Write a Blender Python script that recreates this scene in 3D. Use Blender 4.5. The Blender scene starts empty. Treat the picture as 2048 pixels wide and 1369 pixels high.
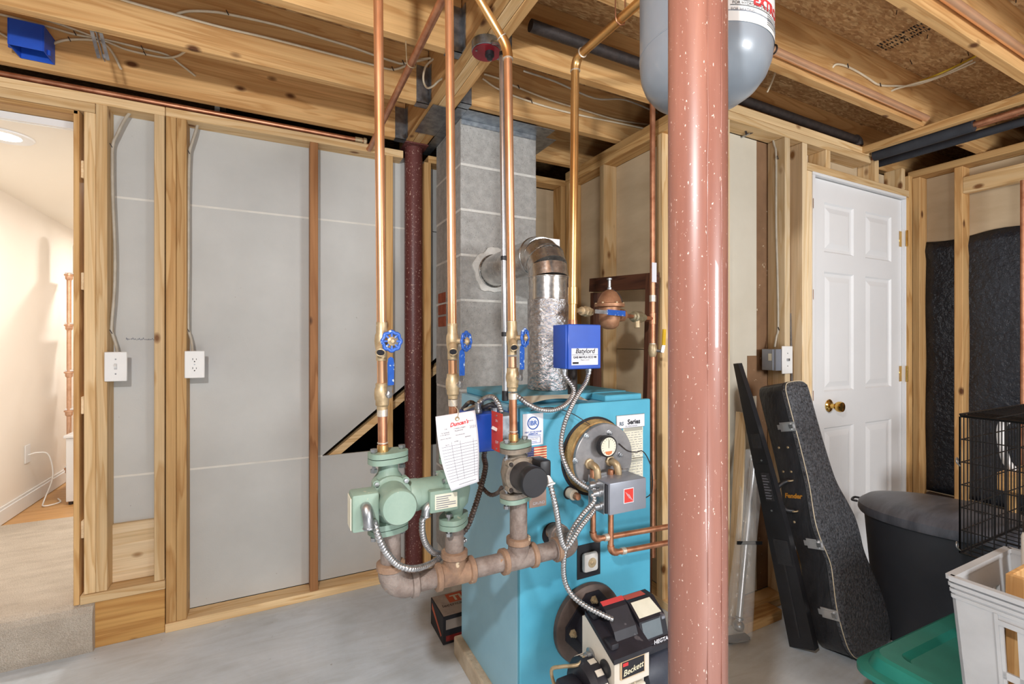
import bpy, bmesh, math, random
from mathutils import Vector, Matrix

# ------------------------------------------------------------------ camera / world / lights
F, CX, CY, H = 938.0, 1024.0, 684.5, 1.24
YAW = math.radians(26.8)
SN, CS = math.sin(YAW), math.cos(YAW)
scene = bpy.context.scene
COL = scene.collection
cam_d = bpy.data.cameras.new('camera'); cam_d.sensor_width = 36.0; cam_d.lens = 36.0 * F / 2048.0
cam_d.clip_start = 0.02
cam = bpy.data.objects.new('camera', cam_d); COL.objects.link(cam)
cam.location = (0, 0, H); cam.rotation_euler = (math.radians(90), 0, -YAW)
scene.camera = cam
world = bpy.data.worlds.new('world'); scene.world = world; world.use_nodes = True
world.node_tree.nodes['Background'].inputs[0].default_value = (0.93, 0.97, 1.0, 1)
world.node_tree.nodes['Background'].inputs[1].default_value = 0.19
scene.view_settings.view_transform = 'Standard'
scene.view_settings.look = 'None'
scene.view_settings.gamma = 1.0
scene.view_settings.use_curve_mapping = False
scene.view_settings.exposure = 0.60

def lamp(name, kind, loc, power, color=(1, 1, 1), size=0.1, rot=None, size_y=None, spread=None):
    d = bpy.data.lights.new(name, kind); d.energy = power; d.color = color
    if kind == 'AREA':
        d.size = size
        if size_y: d.shape = 'RECTANGLE'; d.size_y = size_y
        if spread: d.spread = spread
    else:
        d.shadow_soft_size = size
    o = bpy.data.objects.new(name, d); COL.objects.link(o); o.location = loc
    if rot: o.rotation_euler = rot
    return o
lamp('assumed_flash', 'POINT', (-0.34, -0.05, 1.84), 66, (0.985, 0.99, 1.0), 0.04)  # unseen flash, assumed from its shadows, just left of and above the camera
lamp('ceiling_fill_light', 'POINT', (0.35, -0.9, 0.5), 27, (0.99, 0.99, 1.0), 0.2)  # added low fill that lifts the ceiling; no lamp stands there
lamp('assumed_daylight', 'AREA', (2.0, -1.9, 1.5), 46, (0.95, 0.975, 1.0), 0.8, (math.radians(88), 0, math.radians(4)), 0.6)  # assumed daylight: unseen area light added to brighten the door side, no window built

# ------------------------------------------------------------------ pixel helpers (2048x1369 frame)
def ray(u, v):
    a = (u - CX) / F; b = (CY - v) / F
    return SN + CS * a, CS - SN * a, b
def PY(u, v, Y):
    dx, dy, dz = ray(u, v); t = Y / dy
    return Vector((dx * t, Y, H + dz * t))
def PX(u, v, X):
    dx, dy, dz = ray(u, v); t = X / dx
    return Vector((X, dy * t, H + dz * t))
def PZ(u, v, Z):
    dx, dy, dz = ray(u, v); t = (Z - H) / dz
    return Vector((dx * t, dy * t, Z))
def XY(u, Y): return PY(u, CY, Y).x
def V(*a): return Vector(a)

# ------------------------------------------------------------------ materials
def lin(c):
    out = []
    for x in c[:3]:
        x /= 255.0
        out.append(x / 12.92 if x <= 0.04045 else ((x + 0.055) / 1.055) ** 2.4)
    return (*out, 1.0)
MATS = {}
def nodes_of(name):
    m = bpy.data.materials.new(name); m.use_nodes = True; MATS[name] = m
    nt = m.node_tree
    return m, nt.nodes, nt.links, nt.nodes['Principled BSDF']
def ramp(n, stops):
    r = n.new('ShaderNodeValToRGB'); e = r.color_ramp.elements
    while len(e) < len(stops): e.new(0.5)
    for k, (p, c) in enumerate(stops):
        e[k].position = p; e[k].color = c
    return r
def noise(n, l, coord, scale, detail=4, rough=0.55, mapscale=None, dist=0.0, loc=None):
    t = n.new('ShaderNodeTexNoise'); t.inputs['Scale'].default_value = scale
    t.inputs['Detail'].default_value = detail; t.inputs['Roughness'].default_value = rough
    t.inputs['Distortion'].default_value = dist
    if mapscale:
        mp = n.new('ShaderNodeMapping'); mp.inputs['Scale'].default_value = mapscale
        if loc: mp.inputs['Location'].default_value = loc
        l.new(coord, mp.inputs['Vector']); coord = mp.outputs[0]
    l.new(coord, t.inputs['Vector'])
    return t
def mixc(n, l, fac, a, b, mode='MIX'):
    m = n.new('ShaderNodeMix'); m.data_type = 'RGBA'; m.blend_type = mode
    if isinstance(fac, (int, float)): m.inputs[0].default_value = fac
    else: l.new(fac, m.inputs[0])
    for sock, val in ((m.inputs[6], a), (m.inputs[7], b)):
        if isinstance(val, tuple): sock.default_value = val
        else: l.new(val, sock)
    return m.outputs[2]
def bump(n, l, h, strength, dist=0.01):
    b = n.new('ShaderNodeBump'); b.inputs['Strength'].default_value = strength; b.inputs['Distance'].default_value = dist
    l.new(h, b.inputs['Height']); return b.outputs[0]
def mat(name, c1, c2=None, rough=0.5, metal=0.0, scale=8, bmp=0.0, bscale=60, fleck=None, fscale=60, fth=0.62, mapscale=None, rvar=0.0, coat=0.0, spec=0.5, fmap=None):
    if name in MATS: return MATS[name]
    m, n, l, b = nodes_of(name)
    tc = n.new('ShaderNodeTexCoord').outputs['Object']
    c1 = lin(c1); c2 = lin(c2) if c2 else tuple(x * 0.86 for x in c1[:3]) + (1,)
    t = noise(n, l, tc, scale, 5, 0.6, mapscale)
    col = ramp(n, [(0.32, c2), (0.68, c1)]); l.new(t.outputs[0], col.inputs[0]); out = col.outputs[0]
    if fleck:
        ft = noise(n, l, tc, fscale, 3, 0.6, fmap)
        fr = ramp(n, [(fth, (0, 0, 0, 1)), (fth + 0.03, (1, 1, 1, 1))]); l.new(ft.outputs[0], fr.inputs[0])
        out = mixc(n, l, fr.outputs[0], out, lin(fleck))
    l.new(out, b.inputs['Base Color'])
    b.inputs['Roughness'].default_value = rough; b.inputs['Metallic'].default_value = metal
    b.inputs['Specular IOR Level'].default_value = spec
    b.inputs['Coat Weight'].default_value = coat
    if rvar:
        mr = n.new('ShaderNodeMapRange'); mr.inputs[3].default_value = max(0.02, rough - rvar); mr.inputs[4].default_value = min(1, rough + rvar)
        l.new(t.outputs[0], mr.inputs[0]); l.new(mr.outputs[0], b.inputs['Roughness'])
    if bmp:
        bt = noise(n, l, tc, bscale, 4, 0.6, mapscale)
        l.new(bump(n, l, bt.outputs[0], bmp), b.inputs['Normal'])
    return m
def wood(tone, axis):
    name = 'wood_%s_%s' % (tone, 'xyz'[axis])
    if name in MATS: return MATS[name]
    tones = {'pine': ((232, 203, 158), (212, 174, 122), (126, 84, 48)),
             'joist': ((224, 182, 126), (202, 154, 98), (98, 60, 32)),
             'aged': ((216, 177, 122), (188, 143, 88), (90, 56, 30)),
             'brown': ((170, 122, 80), (140, 94, 56), (70, 42, 24)),
             'dark': ((98, 60, 42), (66, 38, 27), (30, 17, 12)),
             'pale': ((242, 221, 186), (228, 200, 156), (150, 108, 64)),
             'ply': ((216, 170, 104), (186, 136, 76), (110, 72, 38))}
    a, bb, k = [lin(c) for c in tones[tone]]
    m, n, l, b = nodes_of(name)
    tc = n.new('ShaderNodeTexCoord').outputs['Object']
    oi = n.new('ShaderNodeObjectInfo')
    add = n.new('ShaderNodeVectorMath'); add.operation = 'ADD'
    mul = n.new('ShaderNodeMath'); mul.operation = 'MULTIPLY'; mul.inputs[1].default_value = 37.0
    l.new(oi.outputs['Random'], mul.inputs[0]); l.new(tc, add.inputs[0]); l.new(mul.outputs[0], add.inputs[1])
    co = add.outputs[0]
    def ms(along, across):
        s = [across] * 3; s[axis] = along; return tuple(s)
    t1 = noise(n, l, co, 1.0, 3, 0.5, ms(0.8, 9), 0.6)
    wv = n.new('ShaderNodeMath'); wv.operation = 'MULTIPLY'; wv.inputs[1].default_value = 7.0
    l.new(t1.outputs[0], wv.inputs[0])
    fr = n.new('ShaderNodeMath'); fr.operation = 'FRACT'; l.new(wv.outputs[0], fr.inputs[0])
    r1 = ramp(n, [(0.0, a), (0.5, tuple(0.75 * p + 0.25 * q for p, q in zip(a, bb))), (0.86, bb), (1.0, a)]); l.new(fr.outputs[0], r1.inputs[0])
    t2 = noise(n, l, co, 1.0, 3, 0.6, ms(3, 150))
    r2 = ramp(n, [(0.3, (0.86, 0.84, 0.80, 1)), (0.7, (1.05, 1.05, 1.05, 1))]); l.new(t2.outputs[0], r2.inputs[0])
    c = mixc(n, l, 1.0, r1.outputs[0], r2.outputs[0], 'MULTIPLY')
    t3 = noise(n, l, co, 1.0, 2, 0.5, ms(0.9, 3.5))
    r3 = ramp(n, [(0.3, (0.84, 0.81, 0.77, 1)), (0.7, (1.06, 1.04, 1.02, 1))]); l.new(t3.outputs[0], r3.inputs[0])
    c = mixc(n, l, 1.0, c, r3.outputs[0], 'MULTIPLY')
    vr = n.new('ShaderNodeTexVoronoi'); vr.inputs['Scale'].default_value = 1.0
    mp = n.new('ShaderNodeMapping'); mp.inputs['Scale'].default_value = ms(4.6, 8.0); l.new(co, mp.inputs['Vector']); l.new(mp.outputs[0], vr.inputs['Vector'])
    rk = ramp(n, [(0.06, (1, 1, 1, 1)), (0.10, (0.5, 0.5, 0.5, 1)), (0.135, (0, 0, 0, 1))]); l.new(vr.outputs['Distance'], rk.inputs[0])
    c = mixc(n, l, rk.outputs[0], c, k)
    hv = n.new('ShaderNodeHueSaturation')
    mr = n.new('ShaderNodeMapRange'); mr.inputs[3].default_value = 0.86; mr.inputs[4].default_value = 1.1
    l.new(oi.outputs['Random'], mr.inputs[0]); l.new(mr.outputs[0], hv.inputs['Value']); l.new(c, hv.inputs['Color'])
    l.new(hv.outputs[0], b.inputs['Base Color'])
    b.inputs['Roughness'].default_value = 0.62; b.inputs['Specular IOR Level'].default_value = 0.3
    l.new(bump(n, l, t2.outputs[0], 0.12, 0.004), b.inputs['Normal'])
    return m

def special():
    # oriented strand board: layered stretched chips
    m, n, l, b = nodes_of('osb')
    tc = n.new('ShaderNodeTexCoord').outputs['Object']
    vr = n.new('ShaderNodeTexVoronoi'); vr.inputs['Scale'].default_value = 1.0
    nz = noise(n, l, tc, 9, 3); 
    ad = n.new('ShaderNodeMix'); ad.data_type = 'VECTOR'; ad.inputs[0].default_value = 0.06
    l.new(tc, ad.inputs[4]); l.new(nz.outputs[1], ad.inputs[5])
    mp = n.new('ShaderNodeMapping'); mp.inputs['Scale'].default_value = (38, 130, 60); mp.inputs['Rotation'].default_value = (0, 0, 0.2)
    l.new(ad.outputs[1], mp.inputs['Vector']); l.new(mp.outputs[0], vr.inputs['Vector'])
    r = ramp(n, [(0.0, lin((172, 130, 86))), (0.35, lin((190, 150, 102))), (0.7, lin((206, 168, 120))), (1.0, lin((222, 190, 142)))])
    sp = n.new('ShaderNodeSeparateColor'); l.new(vr.outputs['Color'], sp.inputs[0]); l.new(sp.outputs[0], r.inputs[0])
    g = noise(n, l, tc, 1.0, 3, 0.6, (30, 160, 60))
    rg = ramp(n, [(0.3, (0.72, 0.68, 0.62, 1)), (0.7, (1.08, 1.06, 1.04, 1))]); l.new(g.outputs[0], rg.inputs[0])
    l.new(mixc(n, l, 1.0, r.outputs[0], rg.outputs[0], 'MULTIPLY'), b.inputs['Base Color'])
    b.inputs['Roughness'].default_value = 0.75
    l.new(bump(n, l, vr.outputs['Distance'], 0.15, 0.003), b.inputs['Normal'])
    # concrete slab
    m, n, l, b = nodes_of('concrete')
    tc = n.new('ShaderNodeTexCoord').outputs['Object']
    t = noise(n, l, tc, 2.2, 6, 0.62, None, 0.6)
    r = ramp(n, [(0.28, lin((188, 196, 202))), (0.5, lin((207, 216, 224))), (0.72, lin((222, 230, 237)))]); l.new(t.outputs[0], r.inputs[0])
    t2 = noise(n, l, tc, 1.0, 5, 0.7, (3, 14, 5), 1.2)
    r2 = ramp(n, [(0.35, (0.90, 0.89, 0.87, 1)), (0.6, (1.02, 1.02, 1.02, 1))]); l.new(t2.outputs[0], r2.inputs[0])
    c = mixc(n, l, 1.0, r.outputs[0], r2.outputs[0], 'MULTIPLY')
    t3 = noise(n, l, tc, 34, 3, 0.6); r3 = ramp(n, [(0.70, (0, 0, 0, 1)), (0.76, (0.6, 0.6, 0.6, 1))]); l.new(t3.outputs[0], r3.inputs[0])
    c = mixc(n, l, r3.outputs[0], c, lin((120, 108, 94)))
    l.new(c, b.inputs['Base Color']); b.inputs['Roughness'].default_value = 0.55
    t4 = noise(n, l, tc, 45, 5, 0.6); l.new(bump(n, l, t4.outputs[0], 0.08, 0.004), b.inputs['Normal'])
    # carpet
    m, n, l, b = nodes_of('carpet')
    tc = n.new('ShaderNodeTexCoord').outputs['Object']
    t = noise(n, l, tc, 260, 3, 0.7); t2 = noise(n, l, tc, 5, 4, 0.6, (1, 3, 1))
    r = ramp(n, [(0.3, lin((208, 192, 172))), (0.7, lin((244, 234, 220)))]); l.new(t.outputs[0], r.inputs[0])
    r2 = ramp(n, [(0.3, (0.84, 0.82, 0.80, 1)), (0.65, (1.03, 1.03, 1.03, 1))]); l.new(t2.outputs[0], r2.inputs[0])
    l.new(mixc(n, l, 1.0, r.outputs[0], r2.outputs[0], 'MULTIPLY'), b.inputs['Base Color'])
    b.inputs['Roughness'].default_value = 0.95; b.inputs['Specular IOR Level'].default_value = 0.1
    l.new(bump(n, l, t.outputs[0], 0.9, 0.012), b.inputs['Normal'])
    # clear plastic
    m, n, l, b = nodes_of('clear_plastic')
    b.inputs['Base Color'].default_value = (0.95, 0.95, 0.93, 1); b.inputs['Roughness'].default_value = 0.12
    b.inputs['Alpha'].default_value = 0.22
    tc = n.new('ShaderNodeTexCoord').outputs['Object']
    t = noise(n, l, tc, 30, 3, 0.6, (1, 1, 0.25)); l.new(bump(n, l, t.outputs[0], 0.8, 0.01), b.inputs['Normal'])
    # recessed lamp
    m, n, l, b = nodes_of('lamp_glow')
    b.inputs['Emission Color'].default_value = (1, 0.93, 0.82, 1); b.inputs['Emission Strength'].default_value = 9
special()
drywall = mat('drywall', (199, 199, 195), (189, 189, 185), 0.85, scale=3, bmp=0.05, bscale=150, fleck=(150, 142, 130), fscale=70, fth=0.74)
drypale = mat('drywall_pale_face', (214, 207, 190), (204, 196, 178), 0.85, scale=3, bmp=0.05, bscale=120)
drytan = mat('drywall_back_paper', (205, 184, 152), (188, 166, 134), 0.85, scale=3, mapscale=(1, 1, 3), bmp=0.05, bscale=120)
kraft = mat('brown_kraft_paper', (140, 106, 76), (118, 88, 62), 0.85, scale=6, fleck=(196, 178, 152), fscale=40, fth=0.7)
joint = mat('joint_paint', (226, 223, 214), None, 0.8)
cream = mat('cream_paint', (236, 228, 218), (232, 224, 214), 0.8, scale=1)
ceilw = mat('ceiling_paint', (243, 236, 224), (240, 233, 221), 0.85, scale=1)
white = mat('white_paint', (232, 232, 232), (226, 226, 226), 0.38, scale=2)
wplas = mat('white_plastic', (240, 239, 236), (234, 233, 230), 0.3, scale=5)
cable = mat('cable_jacket', (225, 212, 186), (208, 192, 164), 0.5, scale=20)
gcable = mat('grey_cable_jacket', (190, 182, 166), (168, 158, 142), 0.45, scale=20)
ycable = mat('yellow_cable_jacket', (224, 196, 60), (206, 176, 50), 0.5, scale=20)
copper = mat('copper', (242, 196, 158), (226, 168, 124), 0.34, 0.9, scale=14, mapscale=(1, 1, 0.35), rvar=0.09, bmp=0.02)
copperh = mat('copper_level', (238, 192, 156), (226, 174, 134), 0.3, 0.6, scale=5, rvar=0.05)
coppero = mat('aged_copper', (212, 156, 122), (172, 112, 82), 0.4, 0.85, scale=18, rvar=0.1)
brassc = mat('golden_copper', (232, 190, 128), (206, 154, 92), 0.33, 0.9, scale=10, mapscale=(1, 1, 0.4), rvar=0.09)
brass = mat('brass', (200, 180, 146), (160, 138, 104), 0.46, 0.5, scale=40, rvar=0.1, bmp=0.05)
solder = mat('solder', (222, 214, 200), (190, 180, 164), 0.4, 0.6, scale=60)
bronze = mat('bronze', (184, 138, 104), (150, 104, 76), 0.5, 0.5, scale=30)
chrome = mat('chrome', (230, 230, 230), (214, 214, 216), 0.3, 0.7, scale=20)
steel = mat('zinc_steel', (186, 188, 190), (150, 152, 156), 0.36, 0.9, scale=40, rvar=0.1)
galv = mat('galvanized_steel', (168, 172, 176), (122, 128, 134), 0.38, 0.85, scale=34, rvar=0.12)
foil = mat('crinkled_foil', (222, 222, 224), (150, 150, 154), 0.24, 0.95, scale=60, bmp=0.75, bscale=75, rvar=0.1)
flue = mat('flue_steel', (206, 204, 200), (168, 166, 164), 0.25, 0.9, scale=50, rvar=0.1, bmp=0.06)
emt = mat('conduit_tube', (206, 208, 212), (184, 186, 190), 0.25, 0.9, scale=30)
flex = mat('flexible_conduit', (206, 206, 206), (160, 160, 162), 0.3, 0.85, scale=90)
flexd = mat('dark_flexible_conduit', (112, 98, 90), (66, 56, 52), 0.5, 0.4, scale=70)
iron = mat('rusty_iron', (152, 140, 132), (116, 100, 92), 0.66, 0.25, scale=30, fleck=(150, 118, 92), fscale=30, fth=0.66, bmp=0.25, bscale=120)
ironr = mat('rust_stained_iron', (164, 132, 106), (128, 104, 88), 0.68, 0.2, scale=26, fleck=(204, 184, 156), fscale=30, fth=0.64, bmp=0.25, bscale=120)
ironb = mat('black_iron', (64, 54, 50), (44, 38, 36), 0.6, 0.2, scale=40, bmp=0.2, bscale=120)
redcol = mat('red_oxide_paint', (150, 103, 89), (124, 79, 67), 0.38, 0.0, scale=16, mapscale=(1, 1, 0.08), fleck=(214, 192, 180), fscale=230, fth=0.665, fmap=(1, 1, 0.5), coat=0.25)
maroon = mat('maroon_paint', (112, 62, 58), (88, 44, 42), 0.42, 0.0, scale=6, mapscale=(1, 1, 0.3), fleck=(214, 184, 168), fscale=170, fth=0.63, fmap=(1, 1, 0.6))
block = mat('cinder_block', (186, 184, 180), (160, 158, 154), 0.92, scale=30, bmp=0.6, bscale=140, fleck=(140, 138, 134), fscale=160, fth=0.62)
mortar = mat('mortar', (226, 224, 218), (206, 203, 196), 0.95, scale=20, bmp=0.6, bscale=90)
tankg = mat('tank_grey', (138, 146, 154), (120, 127, 135), 0.3, scale=3, coat=0.2)
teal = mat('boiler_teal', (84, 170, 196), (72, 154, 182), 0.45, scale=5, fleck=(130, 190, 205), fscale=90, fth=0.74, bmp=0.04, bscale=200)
sidet = mat('boiler_side_lit', (146, 192, 210), (134, 180, 200), 0.4, scale=4)  # paler than the front: reflected light worked into the jacket colour
greenp = mat('pump_green', (134, 156, 142), (118, 142, 128), 0.5, scale=14, fleck=(166, 172, 152), fscale=24, fth=0.66)
blackp = mat('pump_black', (66, 64, 66), (44, 43, 46), 0.5, scale=16, fleck=(120, 108, 92), fscale=14, fth=0.62)
blackpl = mat('black_plastic', (38, 38, 42), (28, 28, 31), 0.42, scale=12)
bluebox = mat('blue_enamel', (38, 84, 186), (30, 70, 164), 0.38, scale=6)
bluepvc = mat('blue_pvc', (36, 88, 196), (28, 72, 176), 0.5, scale=8)
bluehnd = mat('blue_handle', (44, 96, 182), (34, 78, 160), 0.35, scale=50, fleck=(170, 190, 214), fscale=90, fth=0.62)
redp = mat('red_plate', (214, 70, 46), (196, 54, 36), 0.45, scale=10)
reddisc = mat('dark_red_plate', (156, 30, 44), (134, 22, 36), 0.4, scale=14)
paper = mat('paper', (226, 226, 232), (220, 220, 226), 0.75, scale=5)
oldpaper = mat('aged_label', (222, 218, 200), (206, 202, 182), 0.7, scale=14)
ink = mat('black_ink', (28, 28, 34), None, 0.7)
greyink = mat('grey_ink', (120, 122, 132), None, 0.7)
blueink = mat('blue_ink', (40, 90, 170), None, 0.7)
redink = mat('red_ink', (208, 52, 56), None, 0.6)
aqua = mat('grey_enamel', (142, 146, 156), (130, 134, 144), 0.4, 0.2, scale=8)
coverm = mat('cover_plate_steel', (158, 156, 156), (126, 124, 126), 0.45, 0.6, scale=16, fleck=(186, 150, 110), fscale=12, fth=0.68)
insul = mat('yellow_insulation', (196, 160, 104), (140, 110, 70), 0.95, scale=26, bmp=0.6, bscale=60)
burnwh = mat('burner_white', (222, 214, 200), (206, 197, 182), 0.45, scale=8, fleck=(170, 150, 120), fscale=24, fth=0.7)
burnbk = mat('burner_black', (40, 38, 46), (26, 25, 32), 0.45, scale=14, fleck=(80, 76, 80), fscale=18, fth=0.66)
rustfl = mat('brown_flange', (104, 88, 80), (72, 60, 55), 0.55, 0.3, scale=12)
padc = mat('pad_concrete', (206, 190, 166), (180, 162, 138), 0.9, scale=18, bmp=0.4, bscale=80)
bagblk = mat('black_vapour_sheet', (40, 45, 54), (28, 32, 40), 0.3, scale=10, bmp=1.0, bscale=36, fleck=(150, 156, 166), fscale=190, fth=0.69)  # pale flecks paint the film's sparkling glints into its colour
tolex = mat('black_tolex', (54, 54, 57), (40, 40, 43), 0.36, scale=40, bmp=0.35, bscale=60, mapscale=(1, 1, 0.4))
pebble = mat('pebbled_black', (104, 106, 112), (30, 31, 34), 0.34, scale=110, bmp=1.0, bscale=120)
canb = mat('trash_black', (58, 60, 66), (48, 50, 56), 0.48, scale=4)
canl = mat('trash_lid_highlight', (98, 100, 108), (62, 64, 71), 0.36, scale=6, mapscale=(1, 4, 1), rvar=0.1)  # lid paler than the body: a highlight put into its colour
greent = mat('tote_green', (44, 138, 122), (34, 120, 106), 0.38, scale=5, fleck=(110, 176, 160), fscale=40, fth=0.75)
crateg = mat('crate_grey', (190, 191, 192), (176, 177, 178), 0.5, scale=8, fleck=(150, 148, 144), fscale=60, fth=0.74)
wireb = mat('black_wire', (36, 34, 34), (26, 24, 24), 0.35, 0.4, scale=30)
pinsul = mat('pipe_insulation', (44, 47, 54), (34, 36, 42), 0.7, scale=20)
gold = mat('polished_brass', (222, 184, 104), (200, 158, 78), 0.14, 1.0, scale=20)
goldl = mat('gold_lettering', (214, 148, 58), None, 0.4, 0.3)
void_shade = mat('void_darkness', (70, 56, 46), (54, 42, 34), 0.9, scale=4)  # dark tone painted on for shade in the stairwell and wall gap
hinge_w = mat('rose_gold', (230, 190, 160), (206, 160, 130), 0.3, 0.7, scale=20)
oakfl = mat('oak_floor', (206, 160, 104), (186, 138, 84), 0.4, scale=5, mapscale=(1, 8, 1))
tape = mat('black_tape', (24, 24, 28), None, 0.5)
yellowp = mat('yellow_plastic', (232, 190, 40), (214, 170, 30), 0.45, scale=10)
whiteband = mat('tank_label_white', (226, 226, 224), (214, 214, 212), 0.5, scale=6)
gun = mat('storage_bin_grey', (70, 74, 80), (58, 62, 68), 0.5, scale=6)

# ------------------------------------------------------------------ mesh helpers
def frame(z):
    z = Vector(z).normalized()
    x = Vector((0, 0, 1)).cross(z) if abs(z.z) < 0.95 else Vector((1, 0, 0)).cross(z)
    x.normalize(); return x, z.cross(x), z
def catmull(p, k):
    p = [Vector(q) for q in p]
    if k <= 1 or len(p) < 3: return p
    out = []
    for i in range(len(p) - 1):
        a = p[i - 1] if i else p[0] * 2 - p[1]; b = p[i]; c = p[i + 1]; d = p[i + 2] if i + 2 < len(p) else p[-1] * 2 - p[-2]
        for j in range(k):
            t = j / k
            out.append(0.5 * ((2 * b) + (c - a) * t + (2 * a - 5 * b + 4 * c - d) * t * t + (3 * b - a - 3 * c + d) * t ** 3))
    out.append(p[-1]); return out
def resample(p, step):
    L = [0]
    for i in range(1, len(p)): L.append(L[-1] + (p[i] - p[i - 1]).length)
    n = max(2, int(L[-1] / step)); out = []; j = 0
    for i in range(n + 1):
        s = L[-1] * i / n
        while j < len(L) - 2 and L[j + 1] < s: j += 1
        d = L[j + 1] - L[j]
        out.append(p[j].lerp(p[j + 1], (s - L[j]) / d if d > 1e-9 else 0))
    return out
class MB:
    def __init__(s): s.v = []; s.f = []
    def add(s, verts, faces):
        o = len(s.v); s.v += [Vector(v) for v in verts]; s.f += [[i + o for i in f] for f in faces]; return s
    def box(s, a, b, bev=0.0, M=None):
        x0, y0, z0 = [min(p, q) for p, q in zip(a, b)]; x1, y1, z1 = [max(p, q) for p, q in zip(a, b)]
        if bev <= 0:
            vs = [(x, y, z) for z in (z0, z1) for y in (y0, y1) for x in (x0, x1)]
            fs = [(0, 2, 3, 1), (4, 5, 7, 6), (0, 1, 5, 4), (2, 6, 7, 3), (0, 4, 6, 2), (1, 3, 7, 5)]
        else:
            bev = min(bev, 0.45 * min(x1 - x0, y1 - y0, z1 - z0))
            bm = bmesh.new(); bmesh.ops.create_cube(bm, size=1)
            for v in bm.verts:
                v.co = Vector(((x0 + x1) / 2 + v.co.x * (x1 - x0), (y0 + y1) / 2 + v.co.y * (y1 - y0), (z0 + z1) / 2 + v.co.z * (z1 - z0)))
            bmesh.ops.bevel(bm, geom=bm.edges[:], offset=bev, segments=2 if bev > 0.003 else 1, affect='EDGES', profile=0.5)
            bm.verts.index_update()
            vs = [v.co.copy() for v in bm.verts]; fs = [[v.index for v in f.verts] for f in bm.faces]; bm.free()
        if M: vs = [M @ Vector(v) for v in vs]
        return s.add(vs, fs)
    def tube(s, pts, r, seg=10, k=1, step=0, rf=None, closed=False, cap=True):
        p = catmull(pts, k)
        if step: p = resample(p, step)
        n = len(p); vs = []; fs = []
        t0 = (p[1] - p[0]).normalized(); x, y, _ = frame(t0)
        for i in range(n):
            if closed: t = (p[(i + 1) % n] - p[i - 1]).normalized()
            else: t = (p[min(i + 1, n - 1)] - p[max(i - 1, 0)]).normalized()
            x = (x - t * x.dot(t)).normalized(); y = t.cross(x)
            rr = rf(i, i / (n - 1)) if rf else r
            for j in range(seg):
                a = 2 * math.pi * j / seg
                vs.append(p[i] + (x * math.cos(a) + y * math.sin(a)) * rr)
        m = n if closed else n - 1
        for i in range(m):
            for j in range(seg):
                a = i * seg + j; b = i * seg + (j + 1) % seg; c = ((i + 1) % n) * seg + (j + 1) % seg; d = ((i + 1) % n) * seg + j
                fs.append((a, b, c, d))
        if cap and not closed:
            fs.append(tuple(range(seg))[::-1]); fs.append(tuple(range((n - 1) * seg, n * seg)))
        return s.add(vs, fs)
    def cyl(s, a, b, r, r2=None, seg=20, cap=True):
        a = Vector(a); b = Vector(b); r2 = r if r2 is None else r2
        return s.tube([a, b], r, seg, rf=lambda i, t: r if i == 0 else r2, cap=cap)
    def lathe(s, prof, o, axis, seg=24, arc=None):
        x, y, z = frame(axis); o = Vector(o); vs = []; fs = []; n = len(prof)
        for (r, h) in prof:
            for j in range(seg):
                a = 2 * math.pi * j / seg
                vs.append(o + (x * math.cos(a) + y * math.sin(a)) * r + z * h)
        for i in range(n - 1):
            for j in range(seg):
                fs.append((i * seg + j, i * seg + (j + 1) % seg, (i + 1) * seg + (j + 1) % seg, (i + 1) * seg + j))
        fs.append(tuple(range(seg))[::-1]); fs.append(tuple(range((n - 1) * seg, n * seg)))
        return s.add(vs, fs)
    def prism(s, poly, o, ex, ey, ez, d):
        o = Vector(o); ex = Vector(ex); ey = Vector(ey); ez = Vector(ez); n = len(poly)
        vs = [o + ex * p[0] + ey * p[1] for p in poly] + [o + ex * p[0] + ey * p[1] + ez * d for p in poly]
        fs = [tuple(range(n))[::-1], tuple(range(n, 2 * n))] + [(i, (i + 1) % n, n + (i + 1) % n, n + i) for i in range(n)]
        return s.add(vs, fs)
    def ball(s, c, r, sc=(1, 1, 1), seg=16, rings=10):
        c = Vector(c); vs = []; fs = []
        for i in range(rings + 1):
            th = math.pi * i / rings
            for j in range(seg):
                a = 2 * math.pi * j / seg
                vs.append(c + Vector((math.sin(th) * math.cos(a) * r * sc[0], math.sin(th) * math.sin(a) * r * sc[1], math.cos(th) * r * sc[2])))
        for i in range(rings):
            for j in range(seg):
                fs.append((i * seg + j, (i + 1) * seg + j, (i + 1) * seg + (j + 1) % seg, i * seg + (j + 1) % seg))
        return s.add(vs, fs)
    def torus(s, c, axis, R, r, seg=28, ts=8, lob=0, la=0.0):
        x, y, z = frame(axis); c = Vector(c); pts = []
        for i in range(seg):
            a = 2 * math.pi * i / seg; rr = R * (1 + la * math.cos(lob * a))
            pts.append(c + (x * math.cos(a) + y * math.sin(a)) * rr)
        return s.tube(pts, r, ts, closed=True)
    def beam(s, a, b, w, d, up=(0, 0, 1)):
        a = Vector(a); b = Vector(b); z = (b - a).normalized(); x = Vector(up).cross(z)
        if x.length < 1e-4: x = Vector((1, 0, 0)).cross(z)
        x.normalize(); y = z.cross(x)
        vs = [p + x * sx * w / 2 + y * sy * d / 2 for p in (a, b) for sx, sy in ((-1, -1), (1, -1), (1, 1), (-1, 1))]
        return s.add(vs, [(3, 2, 1, 0), (4, 5, 6, 7), (0, 1, 5, 4), (1, 2, 6, 5), (2, 3, 7, 6), (3, 0, 4, 7)])
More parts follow.
